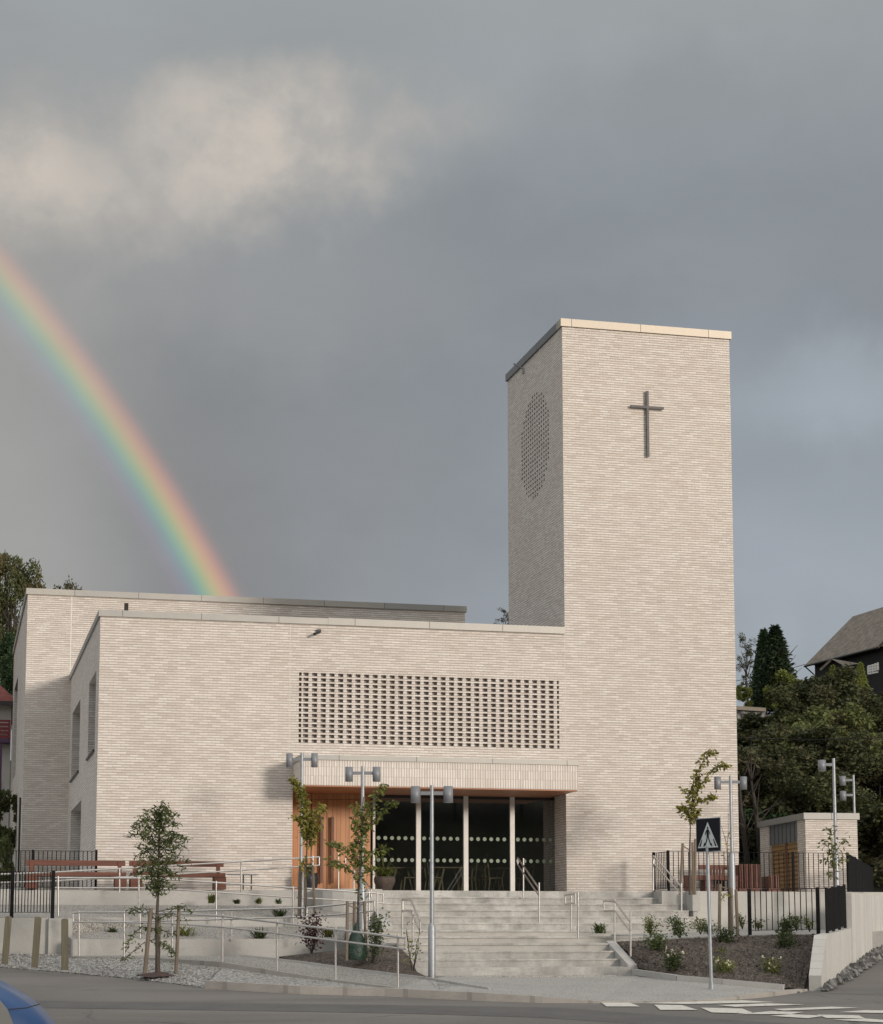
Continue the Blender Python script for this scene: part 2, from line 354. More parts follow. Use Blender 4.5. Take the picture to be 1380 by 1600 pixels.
M['kerb'] = concrete('kerb_granite', (.43, .40, .36), (.36, .335, .305), (1, 0, 1.0), .3, 2.5)
M['landing'] = concrete('landing_concrete', (.50, .485, .45), (.43, .415, .385), None, .6, 1.2)
def stones(name, cols, sc, bmp, mixn=.5, rough=.9):
    m, t, b = newmat(name); g = t.n('ShaderNodeNewGeometry'); P = g.outputs['Position']
    vo = t.n('ShaderNodeTexVoronoi'); t.l(P, vo.inputs['Vector']); vo.inputs['Scale'].default_value = sc
    ws = t.n('ShaderNodeSeparateColor'); t.l(vo.outputs['Color'], ws.inputs[0])
    cr = t.n('ShaderNodeValToRGB'); t.l(ws.outputs[0], cr.inputs[0]); e = cr.color_ramp
    e.elements[0].color = (*cols[0], 1); e.elements[1].color = (*cols[-1], 1)
    for i, c in enumerate(cols[1:-1]): q = e.elements.new((i+1)/(len(cols)-1)); q.color = (*c, 1)
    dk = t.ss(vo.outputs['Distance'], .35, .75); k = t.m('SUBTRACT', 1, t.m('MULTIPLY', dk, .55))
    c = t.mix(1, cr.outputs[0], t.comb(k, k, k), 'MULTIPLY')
    lo = t.m('ADD', .8, t.m('MULTIPLY', t.noise(P, .9, 5, .65), .4)); c = t.mix(1, c, t.comb(lo, lo, lo), 'MULTIPLY')
    setb(t, b, col=c, rough=rough, spec=.3)
    bump(t, b, t.m('ADD', t.m('MULTIPLY', vo.outputs['Distance'], -1), t.m('MULTIPLY', t.noise(P, sc*.6, 3), .8)), bmp); return m
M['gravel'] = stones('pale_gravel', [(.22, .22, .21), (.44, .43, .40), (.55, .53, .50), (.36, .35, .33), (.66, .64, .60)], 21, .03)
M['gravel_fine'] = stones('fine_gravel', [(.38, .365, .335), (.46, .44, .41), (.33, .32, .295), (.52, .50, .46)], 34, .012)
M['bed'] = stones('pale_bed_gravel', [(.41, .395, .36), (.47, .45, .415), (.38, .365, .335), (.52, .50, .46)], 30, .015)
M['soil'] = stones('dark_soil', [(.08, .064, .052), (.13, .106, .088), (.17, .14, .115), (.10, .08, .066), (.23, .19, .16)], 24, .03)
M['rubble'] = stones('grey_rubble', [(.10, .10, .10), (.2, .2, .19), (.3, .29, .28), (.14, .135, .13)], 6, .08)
M['paving'] = stones('pale_paving', [(.47, .455, .425), (.505, .49, .46), (.45, .435, .405)], 60, .003)
def asphalt():
    m, t, b = newmat('asphalt'); g = t.n('ShaderNodeNewGeometry'); P = g.outputs['Position']
    c = t.mix(t.ss(t.noise(P, .16, 4, .6), .38, .62), (.170, .158, .145), (.205, .190, .172))
    mp = t.n('ShaderNodeMapping'); t.l(P, mp.inputs[0]); mp.inputs['Rotation'].default_value = (0, 0, R(38)); mp.inputs['Scale'].default_value = (.10, .5, 1)
    c = t.mix(t.m('MULTIPLY', t.ss(t.noise(mp.outputs[0], 1.1, 5, .6), .46, .66), .5), c, (.122, .115, .110))
    c = t.mix(t.m('MULTIPLY', t.ss(t.noise(P, .7, 5, .6), .6, .75), .35), c, (.21, .195, .175))
    wv = t.n('ShaderNodeVectorMath', operation='ADD'); t.l(P, wv.inputs[0]); nz_ = t.noise(P, 1.2, 4); t.l(t.comb(nz_, nz_, 0), wv.inputs[1])
    vo = t.n('ShaderNodeTexVoronoi', feature='DISTANCE_TO_EDGE'); t.l(wv.outputs[0], vo.inputs['Vector']); vo.inputs['Scale'].default_value = .22
    ck = t.m('MULTIPLY', t.m('LESS_THAN', vo.outputs['Distance'], .006), t.ss(t.noise(P, .35, 2), .5, .6))
    c = t.mix(t.m('MULTIPLY', ck, .6), c, (.05, .048, .045))
    gr = t.noise(P, 55, 3, .7); k = t.m('ADD', .6, t.m('MULTIPLY', gr, .8)); c = t.mix(1, c, t.comb(k, k, k), 'MULTIPLY')
    setb(t, b, col=c, rough=.85, spec=.3); bump(t, b, gr, .008); return m
M['asphalt'] = asphalt()
def paint():
    m, t, b = newmat('road_paint'); g = t.n('ShaderNodeNewGeometry'); P = g.outputs['Position']
    f = t.ss(t.noise(P, 9, 6, .75), .50, .68); setb(t, b, col=t.mix(f, (.68, .65, .58), (.36, .345, .31)), rough=.7); return m
M['paint'] = paint()
def leafmat(name, c1, c2, c3=None):
    m, t, b = newmat(name); g = t.n('ShaderNodeNewGeometry'); P = g.outputs['Position']
    c = t.mix(g.outputs['Random Per Island'], c1, c2)
    if c3: c = t.mix(t.m('MULTIPLY', t.ss(t.noise(P, .5, 4), .5, .68), .8), c, c3)
    k = t.m('ADD', .75, t.m('MULTIPLY', t.noise(P, 1.1, 3), .5)); c = t.mix(1, c, t.comb(k, k, k), 'MULTIPLY')
    oi = t.n('ShaderNodeObjectInfo'); ko = t.m('ADD', .68, t.m('MULTIPLY', oi.outputs['Random'], .75)); c = t.mix(1, c, t.comb(ko, ko, t.m('MULTIPLY', ko, .95)), 'MULTIPLY')
    t.put(b.inputs['Base Color'], c); b.inputs['Roughness'].default_value = .65
    b.inputs['Specular IOR Level'].default_value = .3
    tr = t.n('ShaderNodeBsdfTranslucent'); t.l(c, tr.inputs[0]); ms = t.n('ShaderNodeMixShader'); ms.inputs[0].default_value = .22
    o = [n for n in m.node_tree.nodes if n.type == 'OUTPUT_MATERIAL'][0]
    t.l(b.outputs[0], ms.inputs[1]); t.l(tr.outputs[0], ms.inputs[2]); t.l(ms.outputs[0], o.inputs[0]); return m
M['leaf'] = leafmat('green_leaf', (0.086, 0.105, 0.024), (0.172, 0.187, 0.050))
M['leaf_dk'] = leafmat('feathery_leaf', (.075, .115, .035), (.17, .21, .065))
M['leaf_yel'] = leafmat('yellowing_leaf', (0.149, 0.149, 0.028), (0.287, 0.259, 0.060))
M['leaf_red'] = leafmat('red_leaf', (.07, .018, .025), (.12, .04, .045))
M['leaf_shrub'] = leafmat('shrub_leaf', (0.038, 0.060, 0.021), (0.090, 0.120, 0.039))
M['leaf_wild'] = leafmat('woodland_leaf', (0.036, 0.044, 0.019), (0.090, 0.096, 0.042), (0.120, 0.100, 0.057))
M['leaf_olive'] = leafmat('olive_leaf', (.070, .088, .032), (.150, .165, .060), (.12, .135, .055))
M['leaf_conif'] = leafmat('conifer_needles', (0.020, 0.040, 0.019), (0.054, 0.090, 0.037))
M['leaf_lime'] = leafmat('lime_leaf', (0.093, 0.116, 0.027), (0.187, 0.204, 0.053))
M['flower'] = plain('white_petals', (.7, .67, .55), (.6, .55, .4), 20, .7)
M['ground'] = plain('grass_ground', (.05, .055, .03), (.085, .075, .045), .6, .95, coords='Object', bmp=.05, bsc=2)
M['slope'] = plain('wooded_slope', (.022, .024, .014), (.045, .04, .026), .35, .95, bmp=.2, bsc=1)
def glass(name, refl=.5, tint=(.75, .78, .76)):
    m, t, b = newmat(name); nt = m.node_tree
    gl = t.n('ShaderNodeBsdfGlossy'); gl.inputs['Roughness'].default_value = .02; gl.inputs[0].default_value = (refl, refl, refl, 1)
    tp = t.n('ShaderNodeBsdfTransparent'); tp.inputs[0].default_value = (*tint, 1)
    fr = t.n('ShaderNodeFresnel'); fr.inputs[0].default_value = 1.5; ms = t.n('ShaderNodeMixShader')
    t.l(t.m('ADD', fr.outputs[0], .20), ms.inputs[0]); t.l(tp.outputs[0], ms.inputs[1]); t.l(gl.outputs[0], ms.inputs[2])
    o = [n for n in nt.nodes if n.type == 'OUTPUT_MATERIAL'][0]; t.l(ms.outputs[0], o.inputs[0]); return m
M['glass'] = glass('window_glass', .8)
M['glass_blue'] = plain('side_glass', (.05, .06, .07), (.07, .08, .09), 2, .1)
M['pot'] = plain('brown_pot', (.10, .075, .06), (.07, .05, .042), 10, .8, bmp=.01)
M['bag'] = plain('green_bag', (.010, .030, .020), (.020, .048, .032), 6, .45, bmp=.05, bsc=7)
M['cloth'] = plain('weed_cloth', (.05, .042, .04), (.11, .06, .055), 5, .9, bmp=.02, bsc=10)
M['navy'] = plain('navy_sign', (.008, .009, .014), (.010, .011, .017), 3, .5, spec=.2)
M['white'] = plain('sign_white', (.62, .66, .66), (.58, .62, .62), 5, .45)
M['carpaint'] = None
m, t, b = newmat('blue_car_paint'); setb(t, b, col=(.030, .090, .235), rough=.42, metal=.1, coat=.15); M['carpaint'] = m
M['carglass'] = plain('car_glass', (.30, .29, .27), (.34, .33, .31), 2, .12)
M['tyre'] = plain('tyre_rubber', (.015, .015, .015), (.02, .02, .02), 8, .9)
M['chrome'] = plain('wheel_rim', (.5, .5, .5), (.4, .4, .4), 8, .3, .8)
M['slate'] = plain('mossy_slate', (.15, .125, .10), (.25, .215, .175), 2.6, .85, bmp=.12, bsc=4)
M['black_wall'] = plain('black_board_wall', (.010, .010, .011), (.016, .015, .015), 2, .8)
M['redroof'] = plain('red_tiles', (.22, .05, .035), (.16, .035, .028), 3, .8, bmp=.03, bsc=9)
M['whitewall'] = plain('white_wall', (.66, .64, .60), (.58, .56, .52), 1, .8)
M['redpaint'] = plain('red_balcony_paint', (.22, .03, .035), (.17, .022, .028), 3, .6)
M['purple'] = plain('dark_purple_post', (.10, .05, .11), (.08, .04, .09), 3, .6)
M['stone_wall'] = concrete('stone_ledge', (.30, .26, .21), (.24, .21, .17), None, .5)
M['wire'] = M['black']

# ------------------------------------------------------------------ wall with rectangular holes (u,v in the wall plane)
def wall(mb, o, u, n, u0, u1, v0, v1, holes, depth):
    """front sheet at o; u horizontal unit, n outward unit; holes get reveals of the given depth"""
    o, u, n, z = Vector(o), Vector(u), Vector(n), Vector((0,0,1))
    us = sorted({round(a, 5) for h in holes for a in h[:2]} | {u0, u1}); vs = sorted({round(a, 5) for h in holes for a in h[2:4]} | {v0, v1})
    P = lambda a, b, d=0: o+u*a+z*b-n*d
    flip = u.cross(z).dot(n) < 0
    def q(*p): mb.add(p, [(3,2,1,0)] if flip else [(0,1,2,3)])
    rows = []
    for j in range(len(vs)-1):
        b0, b1 = vs[j], vs[j+1]; bc = (b0+b1)/2; hs = [h for h in holes if h[2] < bc < h[3]]
        a = u0
        for h in sorted(hs):
            if h[0] > a+1e-6: q(P(a,b0), P(h[0],b0), P(h[0],b1), P(a,b1))
            a = h[1]
        if a < u1-1e-6: q(P(a,b0), P(u1,b0), P(u1,b1), P(a,b1))
    for h in holes:
        a0, a1, b0, b1 = h[:4]; d = h[4] if len(h) > 4 else depth
        q(P(a0,b0), P(a0,b1), P(a0,b1,d), P(a0,b0,d)); q(P(a1,b1), P(a1,b0), P(a1,b0,d), P(a1,b1,d))
        q(P(a0,b1), P(a1,b1), P(a1,b1,d), P(a0,b1,d)); q(P(a1,b0), P(a0,b0), P(a0,b0,d), P(a1,b0,d))

# ================================================================== THE CHURCH
XL, XR, XT = 3.50, 15.80, 20.69
YF, YU = 50.0, 62.5
ZG, ZL = .9, 8.24           # foot of the walls, underside of the low coping
ZT, ZU = 16.76, 10.91
ch = thing('church', (12, 55, 1.3), 'pale brick church with a tall square bell tower and a cross on its front', 'church')
# front wall of the low wing: doorway opening and perforated screen
OX0, OX1, OZ = 8.46, 15.80, 3.97
scr = []
SX0, SZ0 = 8.60, 5.15
for r_ in range(14):
    z0 = SZ0+r_*.1334
    for c_ in range(32):
        x0 = SX0+(c_-1)*.2285+.115 if c_ else SX0
        x1 = x0+.137
        if c_ == 0: x1 = SX0+.07
        if c_ == 31: x1 = x0+.06
        scr.append((x0, x1, z0+.0, z0+.086))
fw = MB(); wall(fw, (0, YF, 0), (1,0,0), (0,-1,0), XL, OX0, ZG, ZL, [], .1)
wall(fw, (0, YF, 0), (1,0,0), (0,-1,0), OX0, OX1, OZ, ZL, scr, .11)
fw.build('front_wall', M['brick'], ch)
M['screen_back'] = plain('pale_cavity_board', (.40, .37, .35), (.34, .32, .30), 2, .8)
sb = MB().box(8.5, 15.75, YF+.125, YF+.16, 5.05, 7.1).build('screen_backing', M['screen_back'], ch)
# thin pale movement joints
M['joint'] = plain('joint_mortar', (.66, .63, .59), (.60, .57, .53), 3, .9)
for x in (8.36, 15.80): MB().box(x-.012, x+.012, YF-.004, YF+.01, OZ+.9 if x > 10 else 4.9, ZL).build('movement_joint', M['joint'], ch)
# left side wall with recessed windows and a side door
holes = [(51.1, 53.75, 4.95, 7.0, .42), (57.4, 61.2, 4.95, 7.03, .42), (56.0, 60.9, 1.2, 4.0, .50)]
sw = MB(); wall(sw, (XL, 0, 0), (0,-1,0), (-1,0,0), -YU, -YF, ZG, ZL, [(-b, -a, c, d, e_) for a, b, c, d, e_ in holes], .4)
sw.build('side_wall', M['brick'], ch)
for a, b, c, d, e_ in holes[:2]:
    f = MB()
    for y0, y1, z0, z1 in ((a,b,c,c+.06),(a,b,d-.06,d),(a,a+.06,c+.06,d-.06),(b-.06,b,c+.06,d-.06),((a+b)/2-.03,(a+b)/2+.03,c+.06,d-.06)):
        f.box(XL+e_-.06, XL+e_, y0, y1, z0, z1)
    wf = f.build('window', M['dark_frame'], ch)
    MB().box(XL+e_-.03, XL+e_-.02, a+.06, b-.06, c+.06, d-.06).build('pane', M['glass_blue'], wf)
    MB().box(XL-.05, XL+.3, a-.04, b+.04, c-.05, c+.002).build('sill', M['dark_frame'], wf)
sd = MB().box(XL+.42, XL+.50, 56.0, 60.9, 1.2, 4.0).build('side_door', M['door_grey'], ch)
f = MB()
for y in (56.05, 57.2, 58.4, 59.6, 60.8): f.box(XL+.36, XL+.42, y-.05, y+.05, 1.2, 4.0)
f.build('door_frame', M['dark_frame'], sd)
MB().box(XL+.395, XL+.419, 57.3, 58.3, 1.6, 3.8).build('pane', M['glass_blue'], sd)
# rear and roof of the low wing, closing faces
MB().box(XL+.55, XR-.05, YF+.4, YU-.02, 7.7, 8.0).build('low_roof', M['roof'], ch)
# copings
def coping(name, x0, x1, y0, y1, z0, h=.16, over=.045, wd=.35, par=ch, sides='FL', mat='zinc'):
    c = MB(); 
    if 'F' in sides: c.box(x0-over, x1+over, y0-over, y0+wd, z0, z0+h)
    if 'L' in sides: c.box(x0-over, x0+wd, y0+wd+.001, y1+over, z0, z0+h)
    if 'R' in sides: c.box(x1-wd, x1+over, y0+wd+.001, y1+over, z0, z0+h)
    if 'B' in sides: c.box(x0+wd+.001, x1-wd-.001, y1-wd, y1+over, z0, z0+h)
    return c.build(name, M[mat], par)
c1 = coping('roof_coping', XL, XR, YF, YU, ZL, sides='L')
MB().box(XL-.045, 9.35, YF-.045, YF+.348, ZL, ZL+.165).box(9.35, XR-.002, YF-.052, YF+.348, ZL, ZL+.185).build('roof_coping', M['zinc'], ch)
# security camera on the wall, below the coping
sc_ = MB(); p = onY(498, 987.5, YF); sc_.box(p.x-.05, p.x+.05, YF-.10, YF, p.z-.02, p.z+.06).tube([p+Vector((0,-.08,-.02)), p+Vector((-.16,-.26,-.10))], .035, 8)
sc_.build('security_camera', M['dark_frame'], ch)
# upper wing behind
XU0, XU1 = 2.11, 16.30
uw = MB(); wall(uw, (0, YU, 0), (1,0,0), (0,-1,0), XU0, XU1, ZG, ZU, [], .3)
wall(uw, (XU0, 0, 0), (0,-1,0), (-1,0,0), -76.0, -YU, ZG, ZU, [(-74.3, -70.3, 5.9, 9.35, .3)], .35)
uw.add([(XU1, YU, ZG), (XU1, 76, ZG), (XU1, 76, ZU), (XU1, YU, ZU)], [(0,1,2,3)])
uw.add([(XU1, 76, ZG), (XU0, 76, ZG), (XU0, 76, ZU), (XU1, 76, ZU)], [(0,1,2,3)])
uw.build('upper_wall', M['brick'], ch)
MB().box(XU0+.2, XU1-.2, YU+.2, 75.8, ZU-.35, ZU-.1).build('upper_roof', M['roof'], ch)
wf = MB().box(XU0+.25, XU0+.3, 70.3, 74.3, 5.9, 9.35).build('window', M['dark_frame'], ch)
MB().box(XU0+.235, XU0+.249, 70.4, 74.2, 6.0, 9.25).build('pane', M['glass_blue'], wf)
coping('roof_coping', XU0, XU1, YU, 76, ZU, .19, .05, .4, sides='FLR')
MB().box(XU0-.06, XU0-.002, 63.6, 63.75, 2.2, 4.6).build('downpipe', M['dark_frame'], ch)
MB().box(XU0-.12, XU0-.002, 71, 73.3, 3.0, 3.06).build('sill', M['dark_frame'], ch)
mj2 = MB(); p = onY(112, 950, YU); mj2.box(p.x-.015, p.x+.015, YU-.004, YU+.01, 8.5, ZU); mj2.build('movement_joint', M['frame'], ch)
p = onY(197.5, 948, 56); MB().box(p.x-.055, p.x+.055, 55.95, 56.06, 8.0, p.z+.1).build('roof_vent', M['bark_dark'], ch)
# tower
tw = MB(); wall(tw, (0, YF, 0), (1,0,0), (0,-1,0), XR, XT, ZG, ZT, [], .3)
CYc, CZc, CR = 52.66, 14.08, 1.50
th_ = []
for i in range(-7, 8):
    for j in range(-12, 13):
        yy = CYc+i*.216; zz = CZc+j*.1334
        if (yy-CYc)**2+(zz-CZc)**2 < CR**2: th_.append((-(yy+.062), -(yy-.062), round(zz-.036, 4), round(zz+.036, 4)))
wall(tw, (XR, 0, 0), (0,-1,0), (-1,0,0), -55.47, -YF, ZL, ZT, [], .11) if False else None
# side sheet split in three bands so that only the middle one carries the round screen
wall(tw, (XR, 0, 0), (0,-1,0), (-1,0,0), -55.47, -YF, ZG, 12.4, [], .11)
wall(tw, (XR, 0, 0), (0,-1,0), (-1,0,0), -55.47, -YF, 15.75, ZT, [], .11)
tw.build('tower_wall', M['brick'], ch)
ts = MB(); wall(ts, (XR, 0, 0), (0,-1,0), (-1,0,0), -55.47, -YF, 12.4, 15.75, th_, .035)
ts.build('round_brick_screen', M['brick'], ch)
tb = MB().add([(XT, YF, ZG), (XT, 55.47, ZG), (XT, 55.47, ZT), (XT, YF, ZT)], [(0,1,2,3)]).add([(XT, 55.47, ZG), (XR, 55.47, ZG), (XR, 55.47, ZT), (XT, 55.47, ZT)], [(0,1,2,3)])
tb.build('tower_rear_wall', M['brick'], ch)
MB().box(XR+.25, XT-.25, YF+.25, 55.2, ZT-.3, ZT-.05).build('tower_roof', M['roof'], ch)
MB().box(XR+.036, XR+.08, CYc-1.7, CYc+1.7, 12.45, 15.7).build('hole_shade_board', M['black'], ch)  # black board added close behind the holes, stands in for the shade inside
MB().box(XR-.05, XR-.001+.35, YF+.36, 55.52, ZT, ZT+.215).box(XT-.35, XT+.05, YF+.36, 55.52, ZT, ZT+.215).box(XR+.352, XT-.352, 55.2, 55.52, ZT, ZT+.215).build('tower_coping', M['zinc_dark'], ch)  # side copings in darker zinc: their dark sky reflection is painted in
MB().box(XR-.05, XT+.05, YF-.05, YF+.358, ZT, ZT+.215).build('tower_coping', M['zinc_sunlit'], ch)
p = onX(818, 577, XR-.02); MB().tube([(XR, p.y, p.z), (XR-.35, p.y-.1, p.z+.12)], .03, 8).box(XR-.06, XR, p.y-.05, p.y+.05, p.z-.12, p.z+.02).build('water_spout', M['galv'], ch)
# cross on the tower
cx = MB(); a = onY(1011, 611, YF-.07); b_ = onY(1014, 713, YF-.12); l_ = onY(986, 634, YF-.12); r__ = onY(1038, 637, YF-.12)
xc = (a.x+b_.x)/2; w2 = .034
cx.box(xc-w2, xc+w2, YF-.10, YF-.05, b_.z, a.z)
cx.box(l_.x, xc-w2, YF-.10, YF-.05, l_.z-w2, l_.z+w2).box(xc+w2, r__.x, YF-.10, YF-.05, l_.z-w2, l_.z+w2)
co = cx.build('cross', M['cross'], ch)
for zz in (a.z-.3, l_.z-.6, b_.z+.3): MB().box(xc-.02, xc+.02, YF-.05, YF, zz-.02, zz+.02).build('bracket', M['cross'], co)
# canopy
CXa, CXb, CYf, CZ0, CZ1 = 8.46, 15.70, 48.64, 3.945, 4.585
cp = MB().box(CXa, CXb, CYf, YF-.003, CZ0, CZ1); cp.build('canopy', M['brick_up'], ch)
MB().box(CXa-.03, CXb+.03, CYf-.03, YF-.003, CZ1, CZ1+.125).build('canopy_coping', M['zinc'], ch)
MB().box(CXa+.02, CXb-.02, CYf+.02, 51.3, CZ0-.03, CZ0-.002).build('soffit', M['soffit'], ch)
# recess: reveals, glazing at YG
YG = 51.05; ZF = 1.36
MB().box(OX0-.06, OX0, YF+.001, YG+.2, ZF-.4, OZ).build('reveal_wall', M['door_wood'], ch)
xd0, xd1 = OX0, onY(579, 1300, YG).x
dr = MB().box(OX0, onY(486, 1300, YG).x, YG, YG+.08, ZF, OZ-.04).build('timber_panel', M['door_wood'], ch)
xm = onY(511, 1300, YG).x; xa = onY(487, 1300, YG).x; xb = onY(565, 1300, YG).x
for x0, x1, hx in ((xa+.008, xm-.006, onY(502.5, 1300, YG-.06).x), (xm+.006, xb-.008, onY(519.5, 1300, YG-.06).x)):
    d_ = MB().box(x0, x1, YG+.03, YG+.09, ZF, OZ-.20).build('door', M['door_wood'], ch)
    zt_, zb_ = onY(519, 1276, YG-.06).z, onY(519, 1380, YG-.06).z
    h_ = MB().box(hx-.035, hx+.035, YG-.10, YG-.055, zb_, zt_)
    for zz in (zb_+.2, zt_-.2): h_.box(hx-.015, hx+.015, YG-.055, YG+.03, zz-.02, zz+.02)
    h_.build('handle', M['handle_wood'], d_)
MB().box(xa, xb, YG+.02, YG+.1, OZ-.19, OZ-.04).box(xb, xd1, YG, YG+.08, ZF, OZ-.04).build('timber_panel', M['door_wood'], ch)
mull = [onY(x, 1300, YG).x for x in (584, 653.5, 727.5, 800)]
xe = onY(868, 1300, YG).x
for i, x in enumerate(mull):
    w_ = .03 if i == 0 else .062
    MB().box(x-w_, x+w_, YG-.06, YG+.06, ZF-.02, OZ-.04).build('mullion', M['frame'], ch)
MB().box(mull[0]-.03, xe+.03, YG-.062, YG+.062, ZF-.06, ZF+.015).build('window_sill', M['frame'], ch)
MB().box(xe-.015, xe+.04, YG-.055, YG+.055, ZF, OZ-.04).build('window_frame', M['dark_frame'], ch)
MB().box(mull[0]+.03, xe-.015, YG-.02, YG+.02, OZ-.13, OZ-.04).build('window_frame', M['dark_frame'], ch)
edges = mull+[xe]
zr = [onY(700, 1310.5, YG).z, onY(700, 1344.5, YG).z]
for i in range(4):
    x0 = edges[i]+(.03 if i == 0 else .062); x1 = edges[i+1]-(.062 if i < 3 else .015)
    g_ = MB().box(x0, x1, YG-.004, YG+.004, ZF+.015, OZ-.13).build('window_pane', M['glass'], ch)
    n_ = 6; d_ = MB()
    for k in range(n_):
        xx = x0+.10+k*.182
        for z_ in zr:
            d_ = MB(); d_.add([(xx+.052*math.cos(q_), YG-.012, z_+.052*math.sin(q_)) for q_ in [math.pi*2*j/18 for j in range(18)]], [tuple(range(18))]); d_.build('marker_dot', M['dots'], g_)
# interior shell
ib = MB().box(OX0, OX1-.05, 57.2, 57.3, ZF-.1, 4.6).box(OX0-.1, OX0, YG+.1, 57.3, ZF-.1, 4.6).box(OX1-.05, OX1-.02, YG+.31, 57.3, ZF-.1, 4.6).box(OX0, OX1-.05, YG+.1, 57.2, 4.3, 4.4)
ib.build('interior_wall', M['dark'], ch)
MB().box(OX0, OX1-.02, YG+.05, 57.2, ZF-.1, ZF-.02).build('interior_floor', M['floor_in'], ch)

# ------------------------------------------------------------------ chairs and tables inside
def chair_at(p, rz, label):
    t_ = thing('chair', (0,0,0), label, 'chair', 'wooden chairs seen through the glass')
    MB().box(-.21, .21, -.2, .2, .43, .46).build('seat', M['chair_wood'], t_)
    for x in (-1, 1):
        for y in (-1, 1):
            MB().beam((x*.19, y*.17, .43), (x*.22, y*.22, 0), .032, .032).build('leg', M['chair_wood'], t_)
    MB().beam((-.19, .18, .46), (-.2, .23, .86), .03, .03).beam((.19, .18, .46), (.2, .23, .86), .03, .03).box(-.2, .2, .205, .235, .72, .86).build('backrest', M['chair_wood'], t_)
    t_.location = p; t_.rotation_euler.z = rz; return t_
def table_at(p, label):
    t_ = thing('table', (0,0,0), label, 'table', 'tables seen through the glass')
    MB().box(-.5, .5, -.4, .4, .72, .75).build('tabletop', M['chair_wood'], t_)
    for x in (-1, 1):
        for y in (-1, 1): MB().beam((x*.22, y*.3, .72), (x*.42, y*.36, 0), .045, .045).build('leg', M['chair_wood'], t_)
    t_.location = p; return t_
def inn(px, d): q = onY(px, 1388, d); return (q.x, d, ZF-.02)
table_at(inn(702, 53.0), 'wooden table behind the second glass pane from the door')
table_at(inn(796, 53.2), 'wooden table behind the glass, crossing the third and fourth panes')
table_at(inn(628, 53.4), 'wooden table behind the planter in the first glass pane')
chair_at(inn(678, 52.5), R(90), 'wooden chair left of the table in the second glass pane')
chair_at(inn(730, 52.6), R(-90), 'wooden chair behind the mullion between second and third panes')
chair_at(inn(772, 52.5), R(90), 'wooden chair in the third glass pane facing right')
chair_at(inn(752, 53.8), R(20), 'wooden chair seen end-on far inside the third pane')
chair_at(inn(640, 52.6), R(-90), 'wooden chair at the right edge of the first glass pane')
chair_at(inn(819, 52.6), R(-90), 'wooden chair just inside the fourth pane by the mullion')

# ================================================================== TERRACE, STAIRS, RAMPS
ZTE = 1.33
rs = .165
YS = 48.5
HX0 = onY(586, 1391, YS).x; HX1 = 18.02
st = thing('terrace_stairs', (14, 45, -.6), 'broad stained concrete stairs climbing to the glazed entrance', 'stairs')
up = MB()
for i in range(1, 6):
    y1 = YS-(i-1)*.34; zt = ZTE-i*rs
    up.box(HX0, HX1+.22, y1-.34, y1+.02 if i > 1 else y1, zt-.5, zt-.035).box(HX0, HX1+.22, y1-.365, y1-.001, zt-.035, zt)
up.build('upper_flight', M['conc_step'], st)
yl = YS-5*.34   # 46.8
zl = ZTE-6*rs   # .34
mid = MB(); MXR = 15.2
mid.slab([(9.2, yl, zl), (MXR+2.9, yl, zl), (MXR+2.9, 45.2, zl-.05), (MXR, 44.6, zl-.02), (9.2, 44.6, zl-.02)], .5)
mid.build('upper_landing', M['landing'], st)
MB().slab([(9.2, 44.6, .165), (MXR+.05, 44.6, .165), (MXR+.4, 42.6, .165), (9.2, 42.6, .165)], .5).build('middle_landing', M['landing'], st)
MB().box(9.2, MXR-.01, 44.57, 44.598, zl-.065, zl-.022).box(9.2, MXR+.36, 42.57, 42.598, .125, .163).box(9.2, 13.85, 40.87, 40.899, -.03, .0105).build('step_nosing', M['conc_step'], st)
MB().slab([(9.2, 42.6, .02), (MXR+.4, 42.6, .02), (14.0, 40.9, .012), (9.2, 40.9, .012)], .5).build('lower_landing', M['landing'], st)
lo = MB()
YL = 40.9; LX1 = 13.86
for i in range(1, 4):
    lo.box(9.2, LX1, YL-i*.36, YL-(i-1)*.36+(.02 if i > 1 else 0), .012-i*rs-.5, .012-i*rs-.035).box(9.2, LX1-.001, YL-i*.36-.022, YL-(i-1)*.36-.001, .012-i*rs-.035, .012-i*rs)
lo.box(9.2, LX1+.22, YL-3*.36-.2, YL-3*.36, -.9, .012-3*rs-.004)
lo.build('lower_flight', M['conc_step'], st)
MB().slab([(LX1+.002, YL+.15, .06), (LX1+.20, YL+.15, .06), (LX1+.20, YL-1.25, -.44), (LX1+.002, YL-1.25, -.44)], .6).build('stair_cheek', M['conc'], st)
MB().slab([(HX0-.26, YS, ZTE-.012), (HX0-.002, YS, ZTE-.012), (HX0-.002, 46.4, .42), (HX0-.26, 46.4, .42)], 1.2).build('stair_cheek', M['conc'], st)
MB().box(14.5, 15.75, 44.95, 45.15, zl-.1, zl+.07).build('planter_edge', M['conc'], st)

# terrace slab
tr = MB().slab([(-12, 49.0, ZTE-.01), (7.2, 49.0, ZTE-.01), (7.2, YS, ZTE), (HX1+.3, YS, ZTE), (HX1+.3, 48.2, ZTE), (27.5, 48.2, ZTE), (32, 60, ZTE), (32, 66, ZTE), (-12, 66, ZTE)], 1.5)
struct(tr.build('terrace', M['conc_step']), 'concrete terrace in front of the church')

